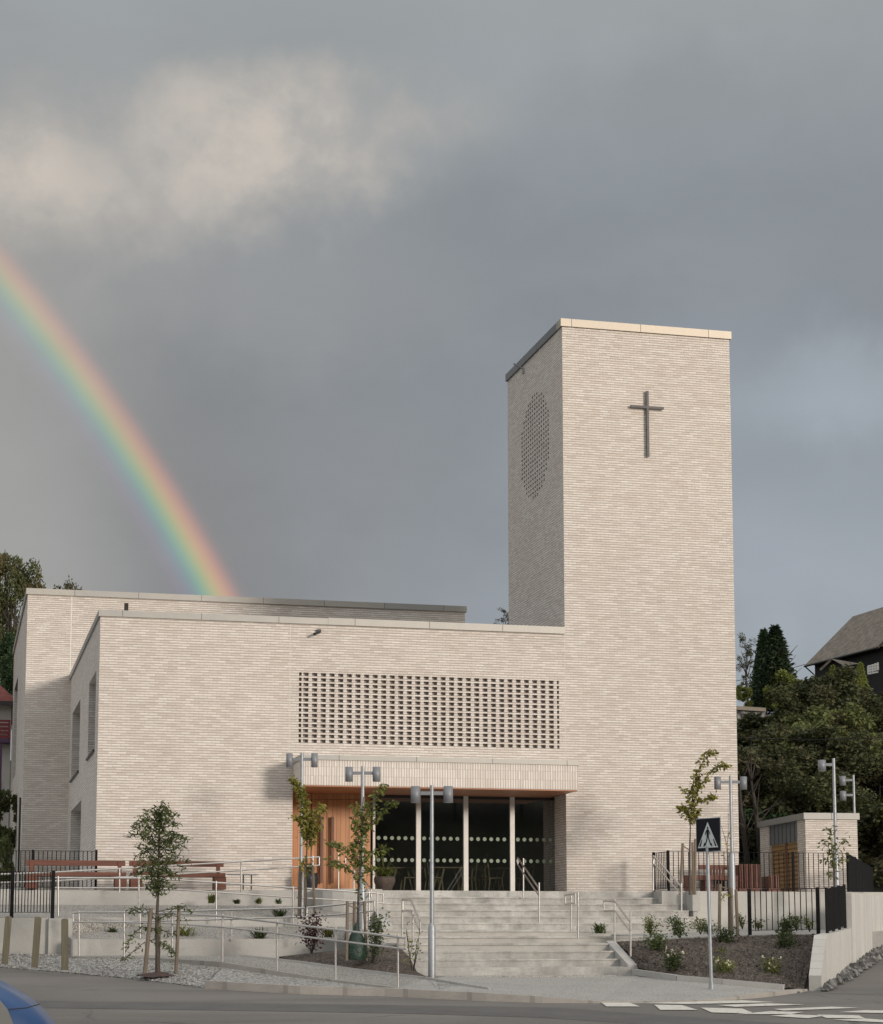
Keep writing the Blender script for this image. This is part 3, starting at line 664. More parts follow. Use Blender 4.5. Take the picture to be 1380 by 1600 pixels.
# right hand retaining wall
rw = thing('retaining_wall', (20, 48, .3), 'pale cast concrete retaining wall behind the right flower bed', 'wall')
MB().box(HX1+.3, 24.2, 47.85, 48.199, -.4, ZTE+.005).build('wall_face', M['conc_pale'], rw)
a = onY(1043, 1400, 47.4).x; b_ = onY(1065, 1400, 47.4).x
MB().box(a+.02, HX1+.299, 47.86, 48.49, .2, ZTE+.004).box(HX1+.3, b_+.5, 47.4, 47.849, .82, ZTE+.002).box(HX1+.34, b_+.45, 47.45, 47.848, -.1, .818).build('stair_flank', M['conc'], rw)

# white board-marked wall along the side street
ww = thing('street_wall', (17, 36, -1), 'white board-marked concrete wall climbing beside the side street', 'wall')
A0 = onroad(1284, 1549.5); B0 = at(1332, 1511, 44); C0 = at(1392, 1462, 51.5); C1 = at(1420, 1450, 58)
dA = (B0-A0); dA.z = 0; dA.normalize(); nA = Vector((-dA.y, dA.x, 0))    # pointing left/back
zlow = at(1335, 1450, 44).z
T = .24
def prism(mb, bot, top):
    n = len(bot); mb.add(bot+top, [tuple(reversed(range(n))), tuple(range(n, 2*n))]+[(i, (i+1)%n, (i+1)%n+n, i+n) for i in range(n)])
zc = at(1300, 1460, 40.6).z
p0 = A0; p1 = A0+dA*.95; p2 = B0
lowp = [(p0, -.62), (p1, zc-.02), (p2, zlow)]
m_ = MB()
for (q0, z0), (q1, z1) in zip(lowp, lowp[1:]):
    bot = [Vector((q.x, q.y, -1.6)) for q in (q0, q1, q1+nA*T, q0+nA*T)]
    top = [Vector((q0.x, q0.y, z0)), Vector((q1.x, q1.y, z1)), Vector(((q1+nA*T).x, (q1+nA*T).y, z1)), Vector(((q0+nA*T).x, (q0+nA*T).y, z0))]
    prism(m_, bot, top)
m_.build('low_wall', M['conc_white'], ww)
m_ = MB(); zh = at(1330, 1395, 44).z
pts = [B0-dA*.1+nA*.003*0, at(1358, 1490, 47.2), C0, C1]; zs = [zh, zh+.05, zh+.06, zh+.1]
for (q0, z0), (q1, z1) in zip(zip(pts, zs), list(zip(pts, zs))[1:]):
    d_ = (q1-q0); d_.z = 0; d_.normalize(); n_ = Vector((-d_.y, d_.x, 0)); T2 = T+.06; s_ = Vector((d_.y, -d_.x, 0))*.03
    bot = [Vector((q.x, q.y, -1.6)) for q in (q0+s_, q1+s_, q1+n_*T2, q0+n_*T2)]
    top = [Vector((b.x, b.y, z)) for b, z in zip(bot, (z0, z1, z1, z0))]
    prism(m_, bot, top)
m_.build('high_wall', M['conc_white'], ww)

# ------------------------------------------------------------------ left hand terraces and ramps
def wallstrip(name, label, pts, zt, zb, th, mat='conc', cat='wall'):
    """pts: list of (x,y) front line; zt list of top z"""
    m_ = MB()
    for i in range(len(pts)-1):
        (xa_, ya_), (xb_, yb_) = pts[i], pts[i+1]
        bot = [(xa_, ya_, zb), (xb_, yb_, zb), (xb_, yb_+th, zb), (xa_, ya_+th, zb)]
        top = [(xa_, ya_, zt[i]), (xb_, yb_, zt[i+1]), (xb_, yb_+th, zt[i+1]), (xa_, ya_+th, zt[i])]
        prism(m_, [Vector(v) for v in bot], [Vector(v) for v in top])
    return tag(m_.build(name, M[mat]), label, cat)
Y3 = 48.2; Y2 = 46.0; Y1 = 43.9
def PY(px, py_, Yv): q = onY(px, py_, Yv); return (q.x, Yv), q.z
def line(pxs, Yv): r_ = [PY(a, b, Yv) for a, b in pxs]; return [q[0] for q in r_], [q[1] for q in r_]
pt, zt3 = line([(-60, 1391), (92, 1391), (300, 1392), (400, 1391.5), (586, 1391.5)], Y3)
wallstrip('ramp_wall', 'long grey concrete wall under the wooden benches', pt, zt3, .2, .8)
pt2, zt2 = line([(100, 1434), (250, 1433), (430, 1433), (541, 1434)], Y2)
wallstrip('bed_wall', 'middle low concrete wall between the planted gravel beds', pt2, zt2, -.3, .22)
pt1, zt1 = line([(112, 1467), (250, 1468), (400, 1467), (500, 1467), (541, 1468)], Y1)
wallstrip('bed_wall', 'lowest concrete wall beside the ramp with gravel bed on top', pt1, zt1, -.8, .22)
bd = MB()
x0, x1 = pt[0][0], pt[-1][0]
xL, xR = onY(90, 1400, Y2).x, onY(541, 1400, Y2).x
bd.slab([(xL-5, Y2+.22, zt2[0]-.004), (xR, Y2+.22, zt2[0]-.004), (x1-.3, Y3-.002, .93), (x0, Y3-.002, .93)], .8)
bd.slab([(pt1[0][0], Y1+.22, zt1[0]-.004), (pt1[-1][0], Y1+.22, zt1[-1]-.004), (xR, Y2-.002, .40), (xL, Y2-.002, .40)], .8)
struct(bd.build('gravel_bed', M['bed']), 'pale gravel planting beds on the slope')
# curved shaded end wall beside the stairs
cw = MB(); cc = onY(520, 1410, 47.2)
pts_ = []
for k in range(9):
    a_ = R(-10+k*22.5*.9); pts_.append(Vector((cc.x+.55-math.cos(a_)*.85, 47.9-math.sin(a_)*.75, 0)))
bot = [Vector((p.x, p.y, 0)) for p in pts_]+[Vector((HX0+.02, YS, 0)), Vector((pts_[0].x, YS, 0))]
prism(cw, bot, [Vector((p.x, p.y, ZTE-.003)) for p in bot])
tag(cw.build('landing_wall', M['conc']), 'rounded concrete wall end left of the upper stairs', 'wall')

# left front wall carrying the black fence
lw = MB(); a = onroad(-60, 1480); 
Yw = 44.6
q0 = onY(-80, 1434, Yw); q1 = onY(76, 1434, Yw); q2 = onY(113, 1436, Yw)
lw.box(q0.x, q1.x, Yw, Yw+.3, -1.2, q0.z).box(q1.x+.001, q2.x, Yw-.12, Yw+1.3, -1.2, q0.z-.01)
tag(lw.build('fence_wall', M['conc_pale']), 'low grey concrete wall behind the wooden bollards, carrying the black fence', 'wall')
struct(MB().slab([(q0.x, Yw+.3, q0.z-.02), (q2.x, Yw+.3, q0.z-.02), (q2.x+1.5, Y2, .50), (q2.x, Y3, .9), (q0.x, Y3, .9)], 1.0).build('upper_gravel', M['bed']), 'gravel strip behind the fence wall')

# lowest ramp
E1 = [at(238, 1497, 42.2), at(348, 1503.5, 40.3), at(433, 1517.5, 39.2), at(524, 1531.5, 38.0), at(622, 1543.5, 36.7)]
I1 = [at(240, 1493, 43.6), at(375, 1494, 42.0), at(470, 1505, 41.0), at(565, 1518, 39.9), at(665, 1530, 38.6)]
E0 = [at(112, 1494.5, 43.0)]; I0 = [at(112, 1490, 43.9)]
struct(MB().strip(E0+E1, I0+I1, .5).build('ramp', M['gravel_fine']), 'lowest ramp surface')
ek = MB()
for i in range(len(E1)-1):
    a_, b_ = E1[i]+Vector((0,0,.012)), E1[i+1]+Vector((0,0,.012)); ek.slab([a_, b_, b_+Vector((-.07,-.09,0)), a_+Vector((-.07,-.09,0))], .5)
tag(ek.build('ramp_edging', M['kerb']), 'grey concrete edging along the foot of the lowest ramp', 'edging')
ik = MB()
I2 = I1[1:]+[at(765, 1547, 36.4)]
for a_, b_ in zip(I2, I2[1:]): ik.beam(a_+Vector((0,0,.0)), b_+Vector((0,0,.0)), .05, .09)
tag(ik.build('bed_edging', M['conc']), 'thin pale edging between the ramp and the soil bed', 'edging')

# kerb line on the road plane
KB = [(319.5, 1545), (469.5, 1553.6), (601, 1557), (680, 1561), (760, 1564.5), (848, 1567.3), (940, 1567.8), (1040, 1567.3), (1125, 1564.5), (1200, 1558), (1262, 1549.5)]
KH = [.15, .15, .15, .15, .145, .11, .035, .03, .04, .09, .05]
kp = [onroad(*p) for p in KB]
back = []
for i, p in enumerate(kp):
    a_ = kp[max(0, i-1)]; b_ = kp[min(len(kp)-1, i+1)]; d_ = (b_-a_); d_.z = 0; d_.normalize(); n_ = Vector((-d_.y, d_.x, 0)); back.append(p+n_*.17)
kb = MB()
kt = [p+Vector((0,0,h)) for p, h in zip(kp, KH)]; kbk = [p+Vector((0,0,h+.004)) for p, h in zip(back, KH)]
kb.strip(kt, kbk, .4)
struct(kb.build('kerb', M['kerb']), 'granite kerb along the road')
kj = MB()
# pavement
pv = MB()
PB = kbk[3:]
stb = .012-4*rs
UPV = [at(672, 1531, 38.4), at(700, 1524.5, 40.0), Vector((LX1-2, YL-1.3, stb)), Vector((LX1+.3, YL-1.25, stb)), at(1060, 1532, 39.6), at(1130, 1538, 39.0), at(1225, 1546.5, 38.5), at(1250, 1549, 38.2)]
fan = [PB[0], PB[1], PB[2], PB[3], PB[4], PB[5], PB[6], PB[7]]
pv.strip(fan, UPV, .35)
pv.slab([UPV[1]+Vector((-.8, .2, 0)), Vector((9.2, YL-.9, stb)), Vector((LX1+.25, YL-1.0, stb)), Vector((LX1+.25, YL-1.6, stb-.004)), UPV[1]+Vector((0, -.2, -.004))], .3)
pv.strip([kbk[2], kbk[3]], [E1[4], I1[4]], .35); 
struct(pv.build('pavement', M['paving']), 'pale pavement at the foot of the stairs')
struct(MB().strip([kbk[0], kbk[1], kbk[2]], [E1[1]+Vector((0,0,-.09)), E1[2]+Vector((0,0,-.07)), E1[4]+Vector((0,0,-.02))], .35).slab([kbk[3], kbk[4], I2[-1], I1[4]], .34).build('kerb_strip', M['gravel']), 'gravel strip behind the kerb')

# gravel on the left
GL = [onroad(-80, 1505), onroad(0, 1512), onroad(110, 1521), onroad(220, 1531), onroad(319, 1544)]
GU = [Vector((q0.x-1, Yw-.0, -.18)), Vector((onY(0, 1487, Yw).x, Yw, -.19)), at(113, 1492, 43.6), at(245, 1499.5, 42.0), at(348, 1509, 40.4)]
gm = [(a_*.5+b_*.5)+Vector((0, 0, .03)) for a_, b_ in zip(GL, GU)]
GLl = [p+Vector((0,0,.02)) for p in GL]
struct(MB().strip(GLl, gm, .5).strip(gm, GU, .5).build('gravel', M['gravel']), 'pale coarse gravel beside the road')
# loose stones on the gravel so that its surface and edge are uneven
rnd = random.Random(3); gs = MB()
for i in range(2600):
    k = rnd.random()*(len(GL)-1); j = int(k); fr = k-j
    a_ = GLl[j].lerp(GLl[j+1], fr); c_ = gm[j].lerp(gm[j+1], fr); b_ = GU[j].lerp(GU[j+1], fr); v = rnd.random()**1.3
    p = a_.lerp(c_, v*2) if v < .5 else c_.lerp(b_, v*2-1)
    if v < .06: p = p+Vector((rnd.gauss(0, .06), -abs(rnd.gauss(0, .06)), 0))
    s_ = rnd.uniform(.012, .034); q = [Vector((rnd.uniform(.6, 1)*s_*math.cos(t_), rnd.uniform(.6, 1)*s_*math.sin(t_), 0)) for t_ in (0, 1.3, 2.6, 3.9, 5.1)]
    gs.add([p+a for a in q]+[p+Vector((rnd.uniform(-.3,.3)*s_, rnd.uniform(-.3,.3)*s_, s_*.8))], [(0,1,5),(1,2,5),(2,3,5),(3,4,5),(4,0,5)])
gso = gs.build('loose_stones', M['gravel']); tag(gso, 'loose pale stones lying on the gravel strip', 'stones', kind='stuff')

# soil bed left of the stairs
sb_ = [at(436, 1496, 41.9), at(541, 1485, 42.2), at(622, 1478, 42.2), at(640, 1497, 41.0), at(652, 1520, 39.6), at(672, 1530, 38.5), at(565, 1517.5, 39.9), at(470, 1504.5, 41.0)]
ctr = at(560, 1494, 41.0); m_ = MB()
for i in range(len(sb_)): m_.slab([sb_[i]+Vector((0,0,.02)), sb_[(i+1)%len(sb_)]+Vector((0,0,.02)), ctr+Vector((0,0,.08))], .6)
struct(m_.build('soil_bed', M['soil']), 'soil bed left of the stairs')
struct(MB().slab([at(541, 1484, 42.25), at(541, 1440, 44.5), (9.25, 46.7, .20), (9.25, 42.0, .0), at(622, 1478, 42.22)], .8).build('gravel_corner', M['bed']), 'gravel corner beside the stairs')
# soil bank on the right with uneven surface
LB = [Vector((LX1+.21, YL-1.3, -.50)), at(1060, 1530, 39.75), at(1130, 1536, 39.2), at(1225, 1543.5, 38.7), at(1256, 1546, 38.9)]
UB = [Vector((LX1+.21, YL+.3, .04)), at(1060, 1467, 43.3), at(1130, 1464, 43.3), at(1225, 1461, 43.3), at(1284, 1461, 43.2)]
m_ = MB(); NU, NV = 70, 24; rnd = random.Random(5); vs = []
def pl(L, u): k = u*(len(L)-1); j = min(int(k), len(L)-2); return L[j].lerp(L[j+1], k-j)
for i in range(NU+1):
    for j in range(NV+1):
        p = pl(LB, i/NU).lerp(pl(UB, i/NU), j/NV); e_ = min(1, min(j, NV-j)/3)
        bul = math.sin(math.pi*j/NV)*.10
        vs.append(p+Vector((0, 0, bul+rnd.gauss(0, .022)*e_)))
m_.add(vs, [(i*(NV+1)+j, (i+1)*(NV+1)+j, (i+1)*(NV+1)+j+1, i*(NV+1)+j+1) for i in range(NU) for j in range(NV)], True)
struct(m_.build('soil_bank', M['soil']), 'bare brown soil bank right of the stairs')
cl = MB()
for i in range(900):
    u_, v_ = rnd.random(), rnd.random(); p = pl(LB, u_).lerp(pl(UB, u_), v_)+Vector((0, 0, math.sin(math.pi*v_)*.10)); s_ = rnd.uniform(.015, .05)
    cl.add([p+Vector((s_*math.cos(t_)*rnd.uniform(.6,1), s_*math.sin(t_)*rnd.uniform(.6,1), 0)) for t_ in (0,1.5,3,4.6)]+[p+Vector((0,0,s_*.9))], [(0,1,4),(1,2,4),(2,3,4),(3,0,4)])
tag(cl.build('soil_clods', M['soil']), 'clods and bark pieces lying on the soil bank', 'soil', kind='stuff')
# edging at the foot of the bank
fe = MB(); L = [Vector((LX1+.1, YL-1.33, stb+.03)), at(1060, 1531, 39.6), at(1130, 1537, 39.0), at(1225, 1545.5, 38.5)]
for a_, b_ in zip(L, L[1:]): fe.beam(a_+Vector((0,0,.03)), b_+Vector((0,0,.03)), .1, .12)
tag(fe.build('bed_edging', M['conc']), 'pale kerb stones along the foot of the soil bank behind the sign', 'edging')
# walkway above the bank
struct(MB().slab([(MXR+.41, 42.8, .13), Vector((14.05, 41.2, .035)), UB[1]+Vector((0,.05,.02)), UB[2]+Vector((0,.05,.02)), UB[3]+Vector((0,.05,.02)), UB[4]+Vector((.3,.05,.02)), (24.5, 47.84, .36), (MXR+2.9, 47.84, .36), (MXR+2.9, 45.2, .27), (MXR, 44.6, .22)], .7).build('path', M['paving']), 'pale path above the soil bank')

# ------------------------------------------------------------------ road, side street, terrain
rd = MB(); ys = [-40, 0, 28, 30]
xs = [-70, 70]
rows = [(-40, roadz(-40)), (0, roadz(0)), (28, roadz(28)), (52, -2.896+.055*52)]
vs = [(x, y, z) for y, z in rows for x in xs]
# the strip beyond Y=28 stops behind the walls; it is hidden under gravel and stairs
vs = [(x, y, z if y < 50 else z) for x, y, z in vs]
rd.add(vs, [(0,1,3,2), (2,3,5,4), (4,5,7,6)])
struct(rd.build('road', M['asphalt']), 'asphalt road')
sdr = MB()
lft = [onroad(1255, 1551, 0)+Vector((0,0,.008)), at(1322, 1527, 42.6), at(1362, 1500, 46.3), at(1392, 1478, 50.5), at(1430, 1466, 60)]
rgt = [Vector((26, 30, roadz(30)+.008)), Vector((32, 36, -.85)), Vector((36, 40, -.55)), Vector((42, 44, -.1)), Vector((50, 54, .5))]
sdr.strip(lft, rgt, .5); struct(sdr.build('side_street', M['asphalt']), 'asphalt side street rising past the white wall')
struct(MB().strip([A0+Vector((-.1,.1,.05)), B0+Vector((0,0,.06)), at(1358, 1492, 47.2)+Vector((0,0,.06)), C0+Vector((0,0,.08))], [lft[0]+Vector((.55,.1,.02)), lft[1]+Vector((.15,0,.03)), lft[2]+Vector((.1,0,.03)), lft[3]+Vector((.1,0,.03))], .5).build('rubble_strip', M['rubble']), 'rough stones between the white wall and the side street')
rnd = random.Random(11); rb = MB()
la = [A0, B0, at(1358, 1492, 47.2), C0]; lb_ = [lft[0]+Vector((.5,.1,0)), lft[1]+Vector((.2,0,0)), lft[2]+Vector((.2,0,0)), lft[3]+Vector((.2,0,0))]
for i in range(420):
    u_ = rnd.random(); p = pl(la, u_).lerp(pl(lb_, u_), rnd.random())+Vector((0,0,.06)); s_ = rnd.uniform(.04, .16)
    rb.add([p+Vector((s_*math.cos(t_)*rnd.uniform(.6,1), s_*math.sin(t_)*rnd.uniform(.6,1), -.03)) for t_ in (0,1.2,2.4,3.7,5)]+[p+Vector((rnd.uniform(-.4,.4)*s_,rnd.uniform(-.4,.4)*s_,s_*.6))], [(0,1,5),(1,2,5),(2,3,5),(3,4,5),(4,0,5)])
tag(rb.build('rubble', M['rubble']), 'grey rubble stones at the foot of the white wall', 'stones', kind='stuff')
M['asphalt_new'] = plain('newer_asphalt', (.105, .100, .096), (.130, .124, .118), 1.5, .85, bmp=.008, bsc=60)
pn = [onroad(*p)+Vector((0,0,.004)) for p in ((1460,1606),(1240,1600.5),(1060,1588),(870,1574.5),(640,1571),(420,1568),(200,1566),(-120,1561),(-120,1572),(200,1577),(420,1580),(640,1584),(840,1590),(1040,1603),(1120,1625),(1460,1630))]
cpn = MB()
for i in range(7): 
    q = [pn[i], pn[15-i], pn[14-i], pn[i+1]]; ar = sum(q[k].x*q[(k+1)%4].y-q[(k+1)%4].x*q[k].y for k in range(4)); cpn.add(q, [(0,1,2,3) if ar > 0 else (3,2,1,0)])
struct(cpn.build('road_patch', M['asphalt_new']), 'darker strip of newer asphalt')
# painted crossing
cwk = MB()
quads = [[(939,1567.3),(984,1567.6),(1000,1573.6),(948,1573.6)], [(1022,1570.8),(1066,1571.6),(1090,1579),(1032,1579)], [(1095,1575.4),(1160,1577),(1180,1584.8),(1112,1583)],
 [(1120,1571.5),(1200,1568.6),(1258,1570.8),(1150,1574.2)], [(1208,1577.6),(1300,1574),(1342,1575.8),(1225,1580)], [(1150,1585.8),(1205,1581),(1256,1582.4),(1236,1585.6)],
 [(1204,1588.4),(1236,1585.7),(1290,1588.2),(1262,1592)], [(1276,1586.3),(1342,1587.6),(1352,1592.4),(1292,1591.8)], [(1310,1582.6),(1352,1579.4),(1400,1580.2),(1400,1584.4)],
 [(1300,1594.6),(1352,1592.5),(1400,1596),(1380,1598.6)], [(1000,1568.4),(1160,1563.9),(1212,1567),(1075,1569.8)]]
for q in quads: 
    ps = [onroad(*p)+Vector((0,0,.0125)) for p in q]; ar = sum(ps[i].x*ps[(i+1)%4].y-ps[(i+1)%4].x*ps[i].y for i in range(4))
    cwk.add(ps, [(0,1,2,3) if ar > 0 else (3,2,1,0)])
struct(cwk.build('road_marking', M['paint']), 'white painted squares of the raised crossing')

def smooth(a, b, x): k = max(0, min(1, (x-a)/(b-a))); return k*k*(3-2*k)
def terrain(x, y):
    z = roadz(y) if y < 46 else -.37
    base_ = z-.35
    if y > 46: base_ = -.9
    d = Vector((x, y, 0)).dot(FH); lat = Vector((x, y, 0)).dot(Vector((math.cos(YAW), -math.sin(YAW), 0)))
    right = smooth(2, 9, lat)*smooth(62, 97, d)*10.0+smooth(6, 22, lat)*smooth(105, 130, d)*2.0
    left = smooth(-3, -14, lat)*smooth(72, 110, d)*9
    base_ += smooth(-30, -72, y)*17
    return base_+(smooth(52, 62, y)*2.0)+right+left
g_ = MB(); N = 96; vs = []
def gr(k, a): return a*math.copysign(abs(k)**2.2, k)
for i in range(N+1):
    for j in range(N+1):
        x = 14+gr(i/N*2-1, 900); y = 60+gr(j/N*2-1, 900); vs.append((x, y, terrain(x, y)))
g_.add(vs, [(i*(N+1)+j, (i+1)*(N+1)+j, (i+1)*(N+1)+j+1, i*(N+1)+j+1) for i in range(N) for j in range(N)], True)
struct(g_.build('ground', M['slope']), 'ground and wooded slopes')

# ================================================================== RAILINGS
def zfrom(px, py_, d): return at(px, py_, d)
def rail_thing(label, top, low, posts, r=.021, name='handrail', group='steel handrails', close=None):
    """top/low polylines; posts: list of (topPoint, bottomPoint)"""
    t_ = thing(name, posts[0][1], label, 'handrail', group)
    MB().tube(top, r, 8).build('rail', M['steel'], t_); MB().tube(low, r*.9, 8).build('rail', M['steel'], t_)
    if close:
        for a_, b_ in close: MB().tube([a_, b_], r*.9, 8).build('rail_end', M['steel'], t_)
    for a_, b_ in posts: MB().tube([b_, a_], r, 8).build('post', M['steel'], t_)
    return t_
# R1 (lowest ramp, street side)
P1 = [(123.5,1423.5,1494,43.0), (194,1423.5,1495,42.4), (269,1425,1497,41.8), (348,1428,1503,40.3), (433,1438,1517,39.2), (524.5,1449,1531,38.0), (622,1461,1543,36.7)]
posts = [(at(a, b, d), at(a, c, d)) for a, b, c, d in P1]
T1 = [(114,1426.5,43.1), (123.5,1425.5,43.0), (194,1425.5,42.4), (269,1427,41.8), (348,1431.5,40.3), (433,1441.5,39.2), (524.5,1452.5,38.0), (622,1464,36.7), (634,1465.5,36.55)]
L1 = [(114,1441.5,43.1), (123.5,1441,43.0), (194,1441,42.4), (269,1443,41.8), (348,1448.5,40.3), (433,1458.5,39.2), (524.5,1469.5,38.0), (622,1481.5,36.7), (634,1483,36.55)]
tp = [at(*p) for p in T1]; lp = [at(*p) for p in L1]
rail_thing('long steel handrail of the lowest ramp nearest the road', tp, lp, posts, close=[(tp[0], lp[0]), (tp[-1], lp[-1])])
# R2
P2 = [(219,1424,1470,44.0), (362,1421,1470,44.0), (479.5,1418,1470,43.8), (573,1410,1462,43.6)]
T2 = [(152,1426,44.2), (330,1422.5,44.0), (478,1418.5,43.8), (530,1413.5,43.7), (585,1407.5,43.5)]
L2 = [(152,1441,44.2), (330,1437,44.0), (478,1432.5,43.8), (530,1429,43.7), (585,1423,43.5)]
tp = [at(*p) for p in T2]; lp = [at(*p) for p in L2]
rail_thing('steel handrail rising right across the middle of the gravel beds', tp, lp, [(at(a, b+1, d), at(a, c, d)) for a, b, c, d in P2], close=[(tp[-1], lp[-1])])
# R3 in two lengths
T3 = [(83,1371.5), (217,1372), (262,1374), (338,1379), (458,1387), (590,1395.5), (599,1397)]
L3 = [(83,1387), (217,1387.5), (262,1389), (338,1394), (458,1402), (590,1410), (599,1411)]
tp = [onY(a, b, 45.7) for a, b in T3]; lp = [onY(a, b, 45.7) for a, b in L3]
rail_thing('steel handrail sloping down right below the wooden benches', tp, lp, [(onY(a, b, 45.7), onY(a, c, 45.7)) for a, b, c in ((91,1369,1434), (217,1370,1436), (338,1376.5,1440), (458,1384.5,1447), (577,1392,1447), (590,1393,1436))], close=[(tp[-1], lp[-1])])
# R4
T4 = [(-60,1366), (0,1366), (83,1363), (200,1356.5), (350,1347.8), (499,1339)]; L4 = [(-60,1379), (0,1379), (83,1376.5), (200,1370), (350,1361.5), (499,1352)]
tp = [onY(a, b, 47.6) for a, b in T4]; lp = [onY(a, b, 47.6) for a, b in L4]
rail_thing('upper steel handrail rising right in front of the wooden benches to the door', tp, lp, [(onY(a, b, 47.6), onY(a, 1394, 47.6)) for a, b in ((-20,1366), (187,1357.5), (377,1346), (489,1337))], close=[(tp[-1], lp[-1])])
# stair handrails
def stair_rail(label, a, b, pa, pb, gap=11, ext=0):
    """a,b: (px,py,D) of top rail ends; pa,pb: (px, pytop, pybottom, D) posts"""
    A_, B_ = at(*a), at(*b); A2, B2 = at(a[0], a[1]+gap, a[2]), at(b[0], b[1]+gap, b[2])
    return rail_thing(label, [A_, B_], [A2, B2], [(at(p[0], p[1], p[3]), at(p[0], p[2], p[3])) for p in (pa, pb)], close=[(A_, A2), (B_, B2)])
stair_rail('short steel stair handrail in front of the fourth glass pane', (809,1340,50.2), (842,1388,48.2), (818,1341,1403,50.0), (842.5,1379,1441,48.2), 11)
stair_rail('steel stair handrail in front of the timber door', (540,1338,50.2), (580,1390,48.0), (529,1333,1392,50.3), (553,1352,1407,49.4), 12)
stair_rail('steel handrail by the right end of the upper stairs', (1022,1338,49.6), (1065,1386,48.2), (1021,1337,1392,49.6), (1065,1380,1424,48.2), 12)
# lower ones with a level start
def loop_rail(label, T_, gap, posts, ):
    tp = [at(*p) for p in T_]; lp = [at(p[0], p[1]+gap, p[2]) for p in T_]
    return rail_thing(label, tp, lp, [(at(p[0], p[1], p[3]), at(p[0], p[2], p[3])) for p in posts], close=[(tp[0], lp[0]), (tp[-1], lp[-1])])
loop_rail('steel handrail beside the yucca at the right end of the lower stairs', [(943.5,1408,42.9), (961,1408,42.3), (985,1441,41.0)], 15, [(960.5,1405,1472.5,42.3), (985.5,1425,1495,41.0)])
loop_rail('steel handrail at the left end of the lower stairs', [(630,1406,42.9), (642,1406,42.2), (657,1440,41.0)], 17, [(629,1405,1464,42.9), (645,1424,1490,42.0)])
loop_rail('small square steel handrail on the middle landing', [(883.5,1399,44.9), (899,1397,43.6)], 14, [(893,1397,1456,44.9), (903.5,1394,1467,43.4)])

# ================================================================== FENCES
def fence(label, p, q, h, n, posts, name='picket_fence', group='black steel fences', pr=.011, post_r=.028, lift=.08, h2=None):
    """p,q bottom points, vertical pickets"""
    p, q = Vector(p), Vector(q); h2 = h2 if h2 is not None else h
    t_ = thing(name, p, label, 'fence', group); m_ = MB()
    for i in range(n+1):
        k = i/n; b = p.lerp(q, k); m_.tube([b+Vector((0,0,lift)), b+Vector((0,0,h+(h2-h)*k))], pr, 5, False)
    m_.beam(p+Vector((0,0,h)), q+Vector((0,0,h2)), .035, .012); m_.beam(p+Vector((0,0,lift)), q+Vector((0,0,lift)), .035, .012)
    m_.build('picket_panel', M['black'], t_)
    for k in posts:
        b = p.lerp(q, k); MB().box(b.x-post_r, b.x+post_r, b.y-post_r, b.y+post_r, b.z-.05, b.z+h+(h2-h)*k+.03).build('post', M['black'], t_)
    return t_
# F1 on the low wall at the left
a_ = onY(-70, 1434, Yw+.15); b_ = onY(82, 1434, Yw+.15); hh = onY(82, 1362.5, Yw+.15).z-b_.z
L_ = (b_.x-a_.x); k19 = (onY(19, 1400, Yw+.15).x-a_.x)/L_
fence('black picket fence on the low wall behind the wooden bollards', a_, b_, hh, int(L_/.066), (0, k19, .999), post_r=.04, lift=.12)
# F2 beside the church corner
a_ = onY(10, 1391, 49.6); b_ = onY(149.5, 1391, 49.6); h_ = onY(149, 1330, 49.6).z-b_.z
fence('thin black fence at the left corner of the church', a_, b_, h_, 20, ((onY(50, 1391, 49.6).x-a_.x)/(b_.x-a_.x), 1), post_r=.028, pr=.011)
# F4 along the right terrace
yf4 = 48.05; zb = ZTE
a_ = Vector((onY(1022, 1391, 49.1).x, 49.1, zb)); b_ = Vector((onY(1045, 1391, yf4).x, yf4, zb)); c_ = Vector((onY(1326, 1391, yf4).x, yf4, zb)); h_ = onY(1045, 1330.5, yf4).z-zb
fence('short black fence length at the top of the stairs, right side', a_, b_, h_, 9, (0,))
fence('long black fence on the pale retaining wall of the right terrace', b_, c_, h_, 36, (0, .35, .69), lift=.10)
d_ = Vector((24.9+3.4, 57.5, zb)); fence('black fence running back along the side street at far right', c_+Vector((.02,.05,0)), d_, h_, 120, (0, .25, .5), lift=.05, pr=.022)
# F3 above the soil bank and along the low white wall
a_ = at(1172, 1461, 43.4); b_ = at(1279, 1459, 43.2); h_ = at(1278, 1388.5, 43.2).z-b_.z
fence('black fence above the soil bank in front of the retaining wall', a_, b_, h_, 12, (0, 1), lift=.1, post_r=.032)
p_ = p1+nA*.12; q_ = p2+nA*.12; p_ = Vector((p_.x, p_.y, zc+.0)); q_ = Vector((q_.x, q_.y, zlow))
fence('dense looking black fence on top of the low white wall', p_+dA*1.2, q_-dA*.12, .93, 46, (0, .33, .66, 1), lift=.06, pr=.018, post_r=.025)
q2_ = at(1330, 1394, 44.4); fence('low black rail fence on the high white wall at the right edge', Vector((pts[0].x, pts[0].y, zh)), Vector((pts[2].x, pts[2].y, zh+.06)), .14, 20, (0, 1), lift=.03) if False else None

